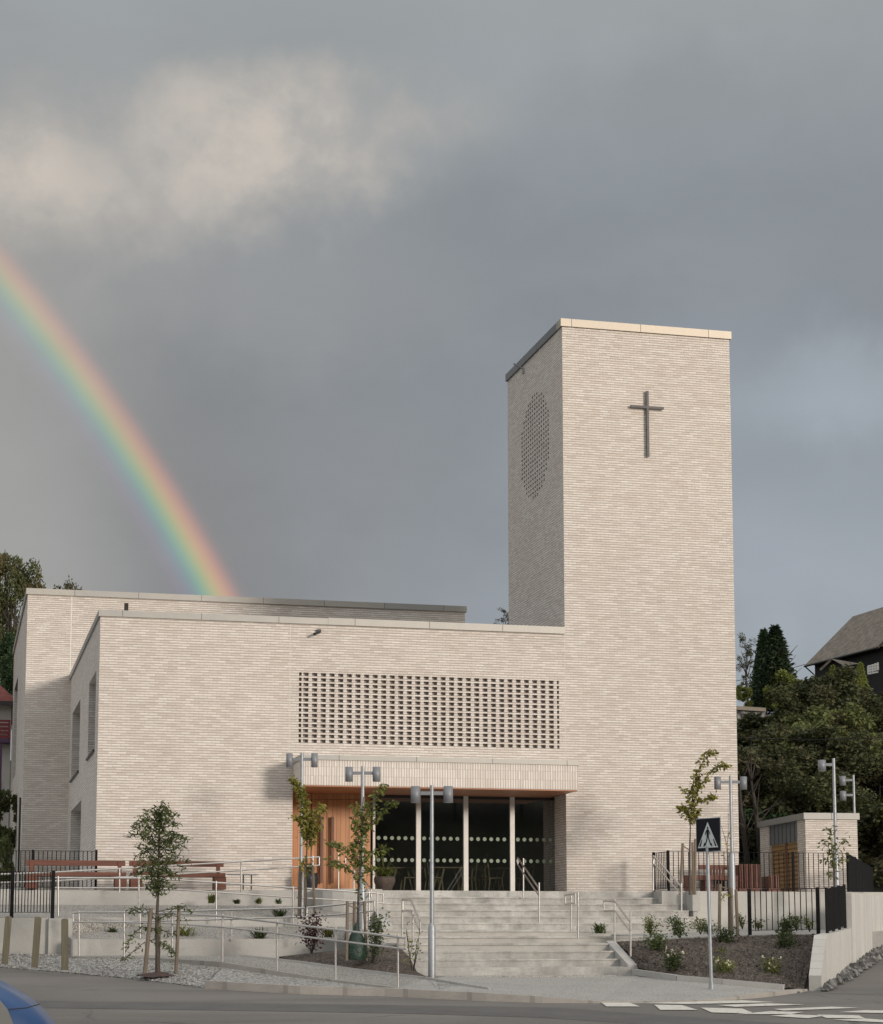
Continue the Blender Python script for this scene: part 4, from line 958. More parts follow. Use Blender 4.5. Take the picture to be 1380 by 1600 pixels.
# ================================================================== LAMPS
def lamp(label, base, h, span, ang, heads='both', single=None, hr=.095, hh=.33, flare=True):
    """cylindrical heads on a cross arm"""
    t_ = thing('street_lamp', base, label, 'street lamp', 'grey street lamps'); B = Vector(base); u = Vector((math.cos(ang), math.sin(ang), 0))
    MB().tube([B+Vector((0,0,1.0)), B+Vector((0,0,h))], [.045, .038], 12).build('pole', M['galv'], t_)
    MB().lathe(B, [(.075, 0), (.075, 1.0), (.06, 1.05), (.045, 1.08)], 14).build('pole_base', M['galv'], t_)
    rows = single if single else [(-.0, s) for s in (-1, 1)]
    for dz, s_ in rows:
        z = h-.16-dz
        MB().beam(B+Vector((0,0,z)), B+u*(s_*(span-hr))+Vector((0,0,z)), .05, .07).build('arm', M['lamp'], t_)
        c = B+u*(s_*span)
        hd = MB().lathe(c, [(.001, z+hh*.42), (hr, z+hh*.42), (hr, z-hh*.58), (hr*.85, z-hh*.58)], 18).build('lamp_head', M['lamp'], t_)
        MB().lathe(c, [(hr*.85, z-hh*.575), (.001, z-hh*.575)], 18).build('lens', M['lens'], hd)
    return t_
def lamp_px(label, px, ptop, pbot, d, pxh, **k):
    b = at(px, pbot, d); tp = at(px, ptop, d); 
    return lamp(label, (b.x, b.y, b.z), tp.z-b.z, k.pop('span'), k.pop('ang', -YAW), **k)
lamp_px('tall double-headed lamp standing in front of the stairs, nearest the road', 675, 1227, 1528, 39.6, 0, span=.33)
lamp_px('double-headed lamp behind the tree with the green watering bag', 566, 1197, 1452, 44.6, 0, span=.31, hr=.09)
lamp_px('double-headed lamp left of the door, against the canopy corner', 470, 1176, 1432, 47.2, 0, span=.30, hr=.08)
lamp_px('double-headed lamp at the right corner of the tower', 1145, 1212, 1399, 49.3, 0, span=.325, hr=.085, hh=.32)
lamp_px('single-headed lamp in front of the brick shed', 1308, 1185, 1400, 50.2, 0, span=.30, hr=.10, hh=.28, single=[(0, -1)])
lamp_px('lamp with two heads one above the other, behind the brick shed', 1338.5, 1211, 1398, 62, 0, span=.34, hr=.10, hh=.30, single=[(0, -1), (.47, -1)])

# ================================================================== SIGN
sg = at(1112, 1548, 38.0); sg = Vector((sg.x, sg.y, sg.z))
ps = thing('pedestrian_sign', sg, 'navy pedestrian crossing sign with a white triangle on a galvanised pole', 'road sign')
ht = at(1109, 1335, 38.0).z-sg.z
MB().tube([sg, sg+Vector((-.035, 0, ht+.15))], .034, 12).build('pole', M['galv'], ps)
MB().lathe(sg, [(.001, .03), (.12, .03), (.12, -.01)], 16).tube([sg+Vector((0,0,0)), sg+Vector((0,0,.14))], .05, 12).build('base_plate', M['galv'], ps)
bw, bh = .60, .62
va = R(-8)-YAW+R(38)+R(180)
ux = Vector((math.cos(-YAW-R(52)), math.sin(-YAW-R(52)), 0)); 
# the board faces the road users coming from the left, so it is seen turned away
ux = (Vector((math.cos(-YAW), math.sin(-YAW), 0))*math.cos(R(50))+Vector((math.sin(YAW), math.cos(YAW), 0))*-math.sin(R(50))).normalized()
nz = ux.cross(Vector((0,0,1)))            # towards the viewer
cb = at(1109, 1304.5, 38.0)
bc = Vector((cb.x, cb.y, cb.z))+nz*.045
z_ = Vector((0,0,1))
bd_ = MB().obox(bc, ux, nz, z_, bw, .012, bh).build('sign_board', M['navy'], ps)
MB().obox(bc-nz*.012, ux, nz, z_, bw+.035, .01, bh+.035).build('board_frame', M['galv'], bd_)
def flat(mb, pts, off):       # pts in board units (-.5...5)
    ps_ = [bc+ux*(a*bw)+z_*(b*bh)+nz*off for a, b in pts]
    mb.add(ps_, [tuple(range(len(ps_)))]); mb.add(ps_, [tuple(reversed(range(len(ps_))))]) if False else None
ws_ = MB(); flat(ws_, [(-.44, -.40), (.44, -.40), (0, .40)], .009); ws_.build('triangle', M['white'], bd_)
pg = MB(); o_ = .012
flat(pg, [(.035*math.cos(a)+.0, .215+.035*math.sin(a)) for a in [k*math.pi/6 for k in range(12)]], o_)
flat(pg, [(-.05, .15), (-.02, .175), (.03, .175), (.06, .13), (.05, .0), (.045, -.07), (-.045, -.07), (-.05, .02)], o_)
flat(pg, [(.04, .15), (.06, .13), (.12, .02), (.09, .0)], o_); flat(pg, [(-.05, .15), (-.03, .12), (-.09, .02), (-.10, -.02), (-.12, .0), (-.11, .06)], o_)
flat(pg, [(-.045, -.07), (.0, -.07), (-.03, -.2), (-.10, -.33), (-.15, -.33), (-.08, -.2)], o_); flat(pg, [(.0, -.07), (.045, -.07), (.10, -.2), (.16, -.33), (.11, -.33), (.05, -.2)], o_)
flat(pg, [(-.38, -.36), (-.31, -.36), (-.23, -.14), (-.26, -.14)], o_+.0005); flat(pg, [(.31, -.36), (.38, -.36), (.26, -.14), (.22, -.14)], o_+.0005)
flat(pg, [(-.20, -.36), (-.14, -.36), (-.12, -.24), (-.15, -.24)], o_+.0008); flat(pg, [(.15, -.36), (.2, -.36), (.16, -.26), (.13, -.26)], o_+.001)
pg.build('walking_figure', M['navy'], bd_)

# ================================================================== BENCHES, BOLLARDS, POT
def bench(label, x0, x1, y, z0, group='red-brown wooden benches', zt=.70):
    t_ = thing('park_bench', ((x0+x1)/2, y, z0), label, 'bench', group); M_ = M['red_wood']
    MB().box(x0, x1, y+.42, y+.47, z0+zt-.13, z0+zt).build('backrest', M_, t_)
    MB().box(x0+.02, x1-.02, y-.1, y+.40, z0+.30, z0+.40).build('seat', M_, t_)
    for x in (x0, x1-.28):
        MB().box(x, x+.28, y-.08, y+.40, z0, z0+.298).build('leg', M_, t_)
        MB().box(x+.09, x+.19, y+.40, y+.42+.0, z0+.3, z0+zt-.02).build('back_post', M_, t_)
    return t_
yb = 48.6
xs_ = [onY(x, 1370, yb).x for x in (41, 198, 204, 353)]
bench('left of the two long wooden benches on the terrace', xs_[0], xs_[1], yb, ZTE+.0)
bench('right of the two long wooden benches on the terrace', xs_[2], xs_[3], yb, ZTE+.0)
t_ = thing('side_table', (onY(375, 1380, 48.9).x, 48.9, ZTE), 'small dark steel table at the right end of the wooden benches', 'table')
xa_, xb2 = onY(356, 1370, 48.9).x, onY(402, 1370, 48.9).x
MB().box(xa_, xb2, 48.7, 49.2, ZTE+.37, ZTE+.39).build('tabletop', M['lamp'], t_)
for x in (xa_+.35, xa_+.55): MB().box(x, x+.03, 48.72, 48.75, ZTE, ZTE+.37).build('leg', M['dark_frame'], t_)
# right terrace slatted furniture
def slat_box(label, x0, x1, y, z1, n, name='slatted_bench', depth=.45, seat=None):
    t_ = thing(name, ((x0+x1)/2, y, ZTE), label, 'bench', 'slatted wooden furniture on the right terrace'); m_ = MB()
    for i in range(n): xx = x0+(x1-x0)*(i+.15)/n; m_.box(xx, xx+(x1-x0)/n*.62, y, y+.035, ZTE+.12, z1)
    m_.build('slat_panel', M['red_wood'], t_)
    MB().box(x0, x1, y-.01, y+depth, ZTE, ZTE+.12).build('base', M['red_wood'], t_); MB().box(x0-.01, x1+.01, y+.04, y+depth, ZTE+.13, z1-.02).build('back_panel', M['handle_wood'], t_)
    return t_
y_ = 49.1
X_ = lambda px, yy=y_: onY(px, 1370, yy).x
slat_box('tall slatted wooden screen seat right of the tower', X_(1150), X_(1184), 48.9, onY(1160, 1350, 48.9).z, 9)
slat_box('small low slatted wooden box beside the shed', X_(1196), X_(1214), 48.9, onY(1200, 1368, 48.9).z, 5)
t_ = thing('park_bench', (X_(1110), y_, ZTE), 'wooden bench with low seat in front of the tower, behind the sign pole', 'bench', 'slatted wooden furniture on the right terrace')
MB().box(X_(1073), X_(1149), y_-.2, y_+.25, onY(1100, 1375.5, y_).z, onY(1100, 1368, y_).z).build('seat', M['red_wood'], t_)
MB().box(X_(1098), X_(1149), y_+.26, y_+.32, onY(1100, 1358, y_).z, onY(1100, 1350.5, y_).z).build('backrest', M['red_wood'], t_)
for a, b in ((1073, 1079), (1098, 1108), (1140, 1149)): MB().box(X_(a), X_(b), y_-.18, y_+.2, ZTE, onY(1100, 1375.6, y_).z).build('leg', M['red_wood'], t_)
m_ = MB()
for i in range(6): x = X_(1110)+i*.085; m_.box(x, x+.05, y_+.2, y_+.24, ZTE, onY(1100, 1358, y_).z)
m_.build('slat_panel', M['red_wood'], t_)
# bollards
for (px, pt_, pb_, d, lean, lab) in ((9.5, 1433, 1499, 41.5, .05, 'leftmost of the three wooden bollards on the gravel'), (56, 1434, 1504, 41.0, .045, 'middle of the three wooden bollards on the gravel'), (101.5, 1437, 1508, 40.5, .0, 'rightmost of the three wooden bollards on the gravel')):
    b = at(px-lean*30, pb_, d); tpz = at(px, pt_, d)
    m_ = MB(); tv = Vector((tpz.x+lean, tpz.y, tpz.z)); m_.obox((b+tv)/2+Vector((0,0,-.05)), (1,0,0), (0,1,0), (tv-b), .135, .135, (tv-b).length+.1)
    m_.obox(tv+Vector((0,0,.008)), (1,0,0), (0,1,0), (tv-b), .11, .11, .02)
    tag(m_.build('bollard', M['post_wood']), lab, 'bollard', 'wooden bollards on the gravel')

# ================================================================== PLANTS
def leafquad(mb, p, s, rnd, up_=.0, aspect=.5, droop=0):
    a = Vector((rnd.gauss(0,1), rnd.gauss(0,1), rnd.gauss(0,.6)-droop)).normalized(); b = Vector((rnd.gauss(0,1), rnd.gauss(0,1), rnd.gauss(0,1)))
    b = (b-a*b.dot(a)).normalized(); n_ = a.cross(b); h = s*aspect
    mb.add([p, p+a*s*.5+b*h*.5+n_*s*.08, p+a*s, p+a*s*.5-b*h*.5+n_*s*.08], [(0,1,2,3)])
def pxline(pts, d, rnd, dd): return [at(x, y, d+(dd*i/(max(1, len(pts)-1)))) for i, (x, y) in enumerate(pts)]
def sapling(name, label, cat, d, trunk, limbs, leafmat, seed, tr=.035, leaf=.09, dens=120, spread=.10, limb_r=.010, asp=.5, bark='bark', group=None, droop=.3):
    rnd = random.Random(seed); tp = [at(x, y, d) for x, y in trunk]
    t_ = thing(name, tp[0], label, cat, group)
    n = len(tp); MB().tube(tp, [tr*(1-.75*i/(n-1)) for i in range(n)], 9).build('trunk', M[bark], t_)
    lb = MB(); lf = MB()
    for L_ in limbs:
        pts, dd, amt = L_[0], L_[1], L_[2]; sp_ = L_[3] if len(L_) > 3 else spread
        P_ = pxline(pts, d, rnd, dd); lb.tube(P_, [limb_r*(1-.7*i/(len(P_)-1)) for i in range(len(P_))], 5)
        seg = [(P_[i+1]-P_[i]).length for i in range(len(P_)-1)]; tot = sum(seg)
        for k in range(int(dens*tot*amt)):
            u_ = rnd.random()*(len(P_)-1); j = int(u_); p = P_[j].lerp(P_[min(j+1, len(P_)-1)], u_-j)
            off = Vector((rnd.gauss(0, sp_), rnd.gauss(0, sp_), rnd.gauss(0, sp_*.6)-sp_*droop)); leafquad(lf, p+off, leaf*rnd.uniform(.6, 1.2), rnd, aspect=asp, droop=droop)
            if k % 9 == 0: lb.tube([p, p+off], limb_r*.25, 3, False)
    lb.build('branches', M[bark], t_); lf.build('leaves', M[leafmat], t_)
    return t_
# tree 1: feathery sapling on the gravel
rnd = random.Random(21); limbs = []
for i in range(38):
    k = i/37; y0 = 1400-k*128; wdt = (12+34*math.sin(math.pi*min(1, .18+.80*(1-k))**1.1))*(1-.25*k); s_ = 1 if i % 2 else -1
    wdt *= rnd.uniform(.45, 1.4)
    limbs.append(([(246+(k*1), y0), (247+s_*wdt*.5, y0-12-rnd.uniform(0, 8)), (247+s_*wdt, y0-14+rnd.uniform(0, 14))], rnd.uniform(-.45, .45), .9))
for k in range(3): limbs.append(([(248, 1290), (250+k*3-3, 1266)], 0, .6, .03))
limbs += [([(246,1440),(225,1418),(212,1420),(205,1424)], .2, .8), ([(246,1440),(275,1417),(290,1416),(297,1424)], .1, .6), ([(246,1452),(222,1448),(205,1462),(198,1480)], -.2, .9), ([(246,1466),(222,1475),(197,1496),(195,1500)], -.2, .6),
          ([(247,1470),(262,1478),(272,1486),(266,1492)], -.2, 1.2), ([(247,1450),(268,1460),(280,1452)], .2, .6), ([(247,1430),(262,1428),(293,1437)], .1, .4)]
t1 = sapling('young_tree', 'feathery green sapling tied to stakes on the gravel by the road', 'tree', 39.6, [(247,1521),(246,1480),(245,1440),(247,1400),(248,1340),(250,1270)], limbs, 'leaf_dk', 1, tr=.05, leaf=.10, dens=135, spread=.046, limb_r=.010, asp=.32, group='staked young trees')
def stake(label, a, b, d, r=.036, tie=None, dd=0):
    t_ = thing('tree_stake', at(*b, d), label, 'stake', 'wooden tree stakes'); MB().tube([at(*b, d), at(*a, d)], r, 10).build('post', M['stake'], t_)
    if tie: MB().tube([at(*tie[0], d), at(*tie[1], d)], .014, 6).build('tie', M['stake'], t_)
    return t_
stake('stake left of the feathery sapling on the gravel', (236,1419), (226.5,1521), 39.5, .042, ((236,1424),(246,1432)))
stake('stake right of the feathery sapling on the gravel', (280,1414), (275,1521), 39.7, .036, ((280,1418),(247,1424)))
stake('stake directly behind the feathery sapling trunk', (248,1434), (246,1520), 39.8, .05)
m_ = MB(); c_ = at(250, 1520, 39.6)-Vector((0,0,.07)); rr = random.Random(4); vs = [c_+Vector((0,0,.10))]
for k in range(22): a_ = 2*math.pi*k/22; vs.append(c_+Vector((.40*math.cos(a_)*rr.uniform(.8,1.2), .36*math.sin(a_)*rr.uniform(.8,1.1), rr.uniform(-.02,.05))))
m_.add(vs, [(0, 1+k, 1+(k+1)%22) for k in range(22)]); tag(m_.build('weed_mat', M['cloth']), 'dark weed cloth lying round the foot of the feathery sapling', 'ground cloth')
# tree 2: cherry by the ramp
limbs2 = [([(560,1400),(566,1330),(566,1290),(570,1250)], .1, 1.0, .06), ([(563,1330),(556,1290),(556,1256)], -.2, 1.3, .06), ([(565,1300),(580,1262),(590,1232),(603,1226)], .2, .9, .05), ([(565,1300),(590,1276),(607,1255),(618,1250)], -.1, 1.4, .05),
          ([(562,1352),(545,1332),(528,1318),(512,1315)], -.2, 1.2, .06), ([(563,1350),(580,1332),(600,1322),(603,1326)], .15, 1.8, .06), ([(561,1372),(540,1352),(522,1345),(516,1346)], .1, 1.1, .06), ([(562,1372),(575,1356),(583,1352)], .2, 1.4, .06), ([(560,1345),(552,1328),(550,1316)], 0, 1.5, .06), ([(564,1290),(574,1270),(577,1255)], 0, 1.0, .05)]
t2 = sapling('young_tree', 'cherry sapling with a green watering bag in the soil bed', 'tree', 40.4, [(557,1500),(559,1440),(560,1400),(563,1330),(568,1245)], limbs2, 'leaf', 2, tr=.035, leaf=.115, dens=120, limb_r=.012, asp=.42, group='staked young trees', droop=.45)
stake('left stake of the cherry sapling with the green bag', (543,1408), (542,1501), 40.1, .032, ((543,1414),(558,1420)))
stake('right stake of the cherry sapling with the green bag', (569,1408), (573,1501), 40.3, .032, ((568,1412),(556,1418)))
stake('rear stake of the cherry sapling with the green bag', (554,1408), (553,1495), 40.8, .034)
m_ = MB(); c_ = at(557, 1499.5, 40.2); rings = []
for z, a, b, tw_ in ((0,.20,.15,0), (.12,.215,.17,.05), (.3,.19,.15,.1), (.48,.135,.10,.2), (.6,.07,.05,.3), (.68,.05,.04,.3), (.74,.015,.012,.3)):
    rings.append([c_+Vector((a*math.cos(t_+tw_)*(1+.08*math.sin(3*t_+z*9)), b*math.sin(t_+tw_)*(1+.08*math.cos(4*t_)), z)) for t_ in [2*math.pi*k/18 for k in range(18)]])
vs = [p for r_ in rings for p in r_]; m_.add(vs, [(i*18+k, i*18+(k+1)%18, (i+1)*18+(k+1)%18, (i+1)*18+k) for i in range(6) for k in range(18)], True)
tag(m_.build('watering_bag', M['bag']), 'dark green watering bag wrapped round the cherry sapling', 'watering bag')
# tree 3 in front of the door corner
limbs3 = [([(484,1320),(482,1290),(487,1268)], .1, 1.8, .07), ([(480,1300),(470,1280),(462,1276)], -.1, 1.5, .05), ([(482,1290),(494,1278),(504,1264),(500,1256)], .1, 1.6, .06), ([(478,1290),(472,1250),(464,1226),(460,1216)], -.2, 1.5, .05), ([(480,1275),(476,1245),(470,1228)], .2, 1.2, .05), ([(484,1310),(492,1296),(498,1290)], 0, 1.8, .05), ([(479,1308),(476,1296)], 0, 2, .05), ([(479,1370),(474,1345),(480,1340)], 0, .5, .05)]
t3 = sapling('young_tree', 'yellow-green sapling in front of the left edge of the timber door', 'tree', 46.0, [(478,1436),(477,1380),(480,1320),(482,1275)], limbs3, 'leaf_yel', 3, tr=.03, leaf=.125, dens=135, asp=.5, group='staked young trees', droop=.3)
stake('left stake of the yellow-green sapling by the door', (470,1353), (468,1436), 46.2, .05)
stake('middle stake of the yellow-green sapling by the door', (477,1355), (479,1434), 46.0, .03, ((477,1358),(489,1362)))
stake('right stake of the yellow-green sapling by the door', (489,1352), (492,1434), 45.8, .03)
# tree 4 on the right terrace
limbs4 = [([(1080,1285),(1082,1255),(1084,1215),(1100,1190),(1106,1176),(1120,1176)], .1, 1.1, .055), ([(1081,1262),(1094,1228),(1112,1205),(1127,1194),(1134,1196)], -.1, 1.25, .055), ([(1080,1270),(1092,1252),(1108,1247),(1118,1243)], .1, 1.3, .05), ([(1079,1280),(1070,1262),(1066,1260),(1064,1270)], .1, 2.2, .05),
          ([(1079,1250),(1072,1238),(1068,1232)], 0, 1.2, .04), ([(1080,1282),(1088,1270),(1086,1262)], .1, 2.2, .05), ([(1082,1240),(1088,1222),(1092,1212)], .1, 1.4, .05)]
t4 = sapling('young_tree', 'sparse yellow-green sapling leaning right in front of the tower', 'tree', 49.3, [(1078,1398),(1078,1330),(1079,1285),(1083,1230)], limbs4, 'leaf_yel', 4, tr=.03, leaf=.125, dens=105, limb_r=.012, asp=.5, group='staked young trees', droop=.25)
stake('left stake of the sapling in front of the tower', (1067,1318), (1063,1398), 49.2, .035, ((1068,1322),(1077,1328)))
stake('rear stake of the sapling in front of the tower', (1082,1316), (1083,1398), 49.5, .03)
stake('right stake of the sapling in front of the tower', (1086.5,1311), (1086,1398), 49.3, .035)
# tree 5, nearly bare
limbs5 = [([(1136,1330),(1138,1300),(1138,1255)], 0, .12, .04), ([(1136,1320),(1130,1300),(1127,1290)], .1, .15, .03), ([(1137,1310),(1143,1292)], -.1, .15, .03), ([(1135,1345),(1129,1335)], .1, .1, .03), ([(1128,1405),(1136,1394),(1142,1398)], -.2, 1.4, .05), ([(1137,1340),(1145,1330)], 0, .1, .03)]
t5 = sapling('young_tree', 'thin almost leafless sapling with stakes above the soil bank', 'tree', 43.6, [(1140,1464),(1139,1400),(1137,1340),(1136,1320)], limbs5, 'leaf_yel', 5, tr=.03, leaf=.09, dens=70, limb_r=.008, group='staked young trees')
stake('left stake of the almost leafless sapling', (1125,1381), (1124,1456), 43.9, .036, ((1125,1385),(1142,1390)))
stake('middle stake of the almost leafless sapling', (1142,1387), (1143,1466), 43.5, .042)
stake('right stake of the almost leafless sapling', (1150,1390), (1153,1466), 43.3, .036)
# tree 6 by the shed
limbs6 = [([(1303,1360),(1300,1330),(1298,1300),(1300,1292)], .1, 1.3, .10), ([(1302,1340),(1314,1318),(1322,1308)], -.1, 1.2, .09), ([(1302,1335),(1290,1318),(1286,1312)], .1, 1.2, .08), ([(1303,1355),(1292,1342),(1286,1346)], 0, 1.2, .07), ([(1303,1372),(1300,1362),(1296,1368)], 0, 1.2, .07), ([(1304,1350),(1316,1338),(1322,1342)], 0, .9, .07)]
sapling('young_tree', 'thin green sapling in front of the brick shed', 'tree', 49.6, [(1304,1398),(1304,1350),(1301,1310)], limbs6, 'leaf', 6, tr=.025, leaf=.13, dens=55, asp=.45, group='staked young trees')
# shrubs
def shrub(name, label, px, pb, d, w_, h, mat, seed, n=260, leaf=.07, fl=0, stems=7, group='shrubs in the beds', asp=.5, flat_=.3):
    w_ *= 1.2; h *= 1.15; n = int(n*1.7); rnd = random.Random(seed); b = at(px, pb, d); t_ = thing(name, b, label, 'shrub', group); st_ = MB(); lf = MB(); fm = MB()
    for i in range(stems):
        a_ = rnd.uniform(0, 6.28); rr_ = w_*.5*rnd.uniform(.3, .9); tip = b+Vector((rr_*math.cos(a_), rr_*math.sin(a_), h*rnd.uniform(.6, 1))); mid_ = b.lerp(tip, .5)+Vector((rnd.gauss(0,.02), rnd.gauss(0,.02), 0))
        st_.tube([b-Vector((0,0,.03)), mid_, tip], [.009, .006, .003], 4, False)
        for k in range(n//stems):
            u_ = rnd.uniform(.25, 1.05); p = b.lerp(tip, u_)+Vector((rnd.gauss(0, w_*.12), rnd.gauss(0, w_*.12), rnd.gauss(0, h*.08)))
            p.z = max(p.z, b.z+.02); leafquad(lf, p, leaf*rnd.uniform(.6, 1.2), rnd, aspect=asp)
        if fl:
            for k in range(fl):
                p = tip+Vector((rnd.gauss(0, w_*.12), rnd.gauss(0, w_*.12), rnd.gauss(.01, .03)))
                for q in range(4): leafquad(fm, p, .05, rnd, aspect=.9)
    st_.build('stems', M['bark_dark'], t_); lf.build('leaves', M[mat], t_)
    if fl: fm.build('flowers', M['flower'], t_)
    return t_
shrub('shrub', 'dark red-leaved shrub at the left end of the soil bed', 487, 1490, 41.9, .55, .80, 'leaf_red', 31, 330, .08, stems=7)
shrub('shrub', 'tall open green shrub right of the green watering bag', 583, 1503, 40.2, .52, .98, 'leaf_shrub', 32, 330, .075, stems=9)
shrub('shrub', 'thin twiggy shrub behind the foot of the front lamp', 645, 1521, 39.6, .40, .80, 'leaf', 33, 60, .07, stems=7)
shrub('rose_bush', 'rounded bush with white flowers at the left of the soil bank', 1053, 1521, 40.5, .50, .42, 'leaf_shrub', 34, 420, .06, fl=2, stems=9)
shrub('rose_bush', 'bush with white flowers right behind the sign pole', 1131, 1533, 39.9, .42, .42, 'leaf_lime', 35, 330, .06, fl=1, stems=8)
shrub('rose_bush', 'bush with a single white bloom at the right of the soil bank', 1211, 1534, 39.7, .42, .40, 'leaf_lime', 36, 330, .06, fl=1, stems=8)
shrub('shrub', 'dark shrub high on the soil bank right of the cheek wall', 1029, 1487, 42.2, .48, .36, 'leaf_shrub', 37, 330, .065)
shrub('shrub', 'round dark shrub at the top edge of the soil bank', 1064, 1468, 43.4, .50, .46, 'leaf_shrub', 38, 330, .065)
shrub('shrub', 'small bushy plant at the foot of the upper stairs', 1017, 1462, 43.9, .40, .36, 'leaf', 39, 230, .06)
shrub('shrub', 'dark shrub right of the sign pole near the stakes', 1136, 1481, 42.6, .48, .42, 'leaf_shrub', 40, 360, .065)
shrub('shrub', 'low green shrub halfway down the bank behind the sign pole', 1130, 1503, 41.4, .36, .26, 'leaf_lime', 41, 240, .055)
shrub('shrub', 'tall dark shrub in front of the black fence posts', 1226, 1466, 43.1, .52, .44, 'leaf_shrub', 42, 330, .07)
shrub('shrub', 'dark shrub in the middle right of the soil bank', 1226, 1496, 41.9, .56, .50, 'leaf_shrub', 43, 380, .07)
shrub('shrub', 'pale low shrub left of the sign pole against the wall', 1095, 1458, 45.2, .42, .30, 'leaf', 44, 160, .06)
shrub('shrub', 'reddish low shrub between the stakes and the wall', 1108, 1461, 44.4, .40, .22, 'leaf_shrub', 45, 160, .055)
for i, (px, pb, w_, h, lab) in enumerate(((1160, 1450, .3, .34, 'tuft at the wall right of the stakes'), (1185, 1452, .3, .22, 'tuft at the wall behind the left fence post'), (1245, 1453, .28, .3, 'tuft at the wall left of the right fence post'), (1265, 1454, .26, .28, 'tuft at the wall beside the right fence post'))):
    shrub('shrub', 'wispy '+lab, px, pb, 46.4, w_, h, 'leaf', 50+i, 70, .07)
def tuft(label, px, pb, d, w_, h, seed, mat='leaf_shrub', n=60, group='tufts on the gravel beds', name='grass_tuft'):
    rnd = random.Random(seed); b = at(px, pb, d); m_ = MB()
    for i in range(n):
        a_ = rnd.uniform(0, 6.28); r_ = w_*.5*rnd.uniform(.3, 1); tip = b+Vector((r_*math.cos(a_), r_*math.sin(a_), h*rnd.uniform(.4, 1)*(1.1-r_/w_)));
        s_ = Vector((-math.sin(a_), math.cos(a_), 0))*.014; o_ = Vector((rnd.gauss(0, w_*.08), rnd.gauss(0, w_*.08), -.02)); mid_ = b+o_+(tip-b-o_)*.55+Vector((0,0,h*.12))
        m_.add([b+o_-s_*.7, b+o_+s_*.7, mid_+s_, mid_-s_, tip], [(0,1,2,3), (3,2,4)])
    return tag(m_.build(name, M[mat]), label, 'plant', group)
tuft('spiky yucca in the small planter on the middle landing', 937, 1457, 44.5, .62, .30, 60, n=90, name='yucca')
TF = [(175,1460,44.7,.35,.18,'low tuft near the left end of the lowest bed'), (290,1465,44.6,.75,.30,'wide tuft right of the feathery sapling'), (405,1465,44.6,.6,.24,'wide tuft on the lowest bed in the middle'), (513,1463,44.4,.38,.24,'tuft on the lowest bed right of the red shrub'), (437,1432,46.8,.6,.26,'brownish tuft on the middle bed'), (330,1410,47.4,.40,.22,'largest of the small tufts on the upper bed'), (370,1411,47.6,.3,.10,'flat tuft on the upper bed'), (404,1411,47.6,.25,.14,'dark little tuft on the upper bed'), (435,1411,47.6,.25,.12,'rightmost little tuft on the upper bed')]
for i, (px, pb, d, w_, h, lab) in enumerate(TF): tuft(lab, px, pb, d, w_*1.3, h*1.25, 70+i, mat='leaf' if i % 2 else 'leaf_shrub')
# plant pot in front of the glass
pc = onY(601, 1391, 49.3); pc = Vector((pc.x, 49.3, ZTE))
pot = thing('plant_pot', pc, 'round brown plant pot with grasses in front of the first glass pane', 'plant pot')
MB().lathe(pc, [(.14, 0), (.20, .08), (.265, .22), (.275, .30), (.255, .37), (.235, .37), (.22, .33), (.001, .33)], 26).build('pot', M['pot'], pot)
m_ = MB(); rnd = random.Random(77)
for i in range(170):
    a_ = rnd.uniform(0, 6.28); r_ = rnd.uniform(.08, .50); b = pc+Vector((rnd.gauss(0,.07), rnd.gauss(0,.07), .34)); hz = rnd.uniform(.08, .28)+( .3 if rnd.random() < .06 else 0)
    mid_ = b+Vector((r_*.45*math.cos(a_), r_*.45*math.sin(a_), hz)); tip = b+Vector((r_*math.cos(a_), r_*math.sin(a_), hz*(.9-1.2*r_))); s_ = Vector((-math.sin(a_), math.cos(a_), 0))*.009
    m_.add([b-s_, b+s_, mid_+s_, mid_-s_, tip], [(0,1,2,3), (3,2,4)])
m_.build('grasses', M['leaf_lime'], pot)
pc2 = onY(484, 1391, 48.9); pc2 = Vector((pc2.x+.1, 49.5, ZTE))
pot2 = thing('plant_pot', pc2, 'dark rounded plant pot beside the door behind the left sapling', 'plant pot')
MB().lathe(pc2, [(.14, 0), (.2, .1), (.24, .3), (.22, .45), (.2, .45), (.19, .4), (.001, .4)], 22).build('pot', M['dark_frame'], pot2)
m_ = MB()
for i in range(90):
    a_ = rnd.uniform(0, 6.28); r_ = rnd.uniform(.02, .2); b = pc2+Vector((0, 0, .42)); tip = b+Vector((r_*math.cos(a_), r_*math.sin(a_), rnd.uniform(.1, .32))); s_ = Vector((-math.sin(a_), math.cos(a_), 0))*.012
    m_.add([b-s_, b+s_, tip+s_, tip-s_], [(0,1,2,3)])
m_.build('grasses', M['leaf'], pot2)

# ================================================================== SHED
sh0 = at(1261, 1398, 59); ZS = ZTE-.3
phi = R(5.3)
ua = Vector((math.cos(-phi), math.sin(-phi), 0)); va_ = Vector((math.sin(phi), math.cos(phi), 0))
shc = Vector((sh0.x, sh0.y, ZS)); ztop = at(1261, 1280, 59).z
sh = thing('brick_shed', shc, 'small pale brick shed with slatted wooden doors and grey cladding above them', 'shed')
wS = 1.62; dS = 4.4
def shp(a, b, z): q = shc+ua*a+va_*b; return Vector((q.x, q.y, z))
m_ = MB(); Hs = ztop
def sbox(mb, a0, a1, b0, b1, z0, z1): mb.add([shp(a, b, z) for z in (z0, z1) for a, b in ((a0,b0),(a1,b0),(a1,b1),(a0,b1))], [(0,3,2,1),(4,5,6,7),(0,1,5,4),(1,2,6,5),(2,3,7,6),(3,0,4,7)])
sbox(m_, .0, wS, 0, .25, ZS, Hs)
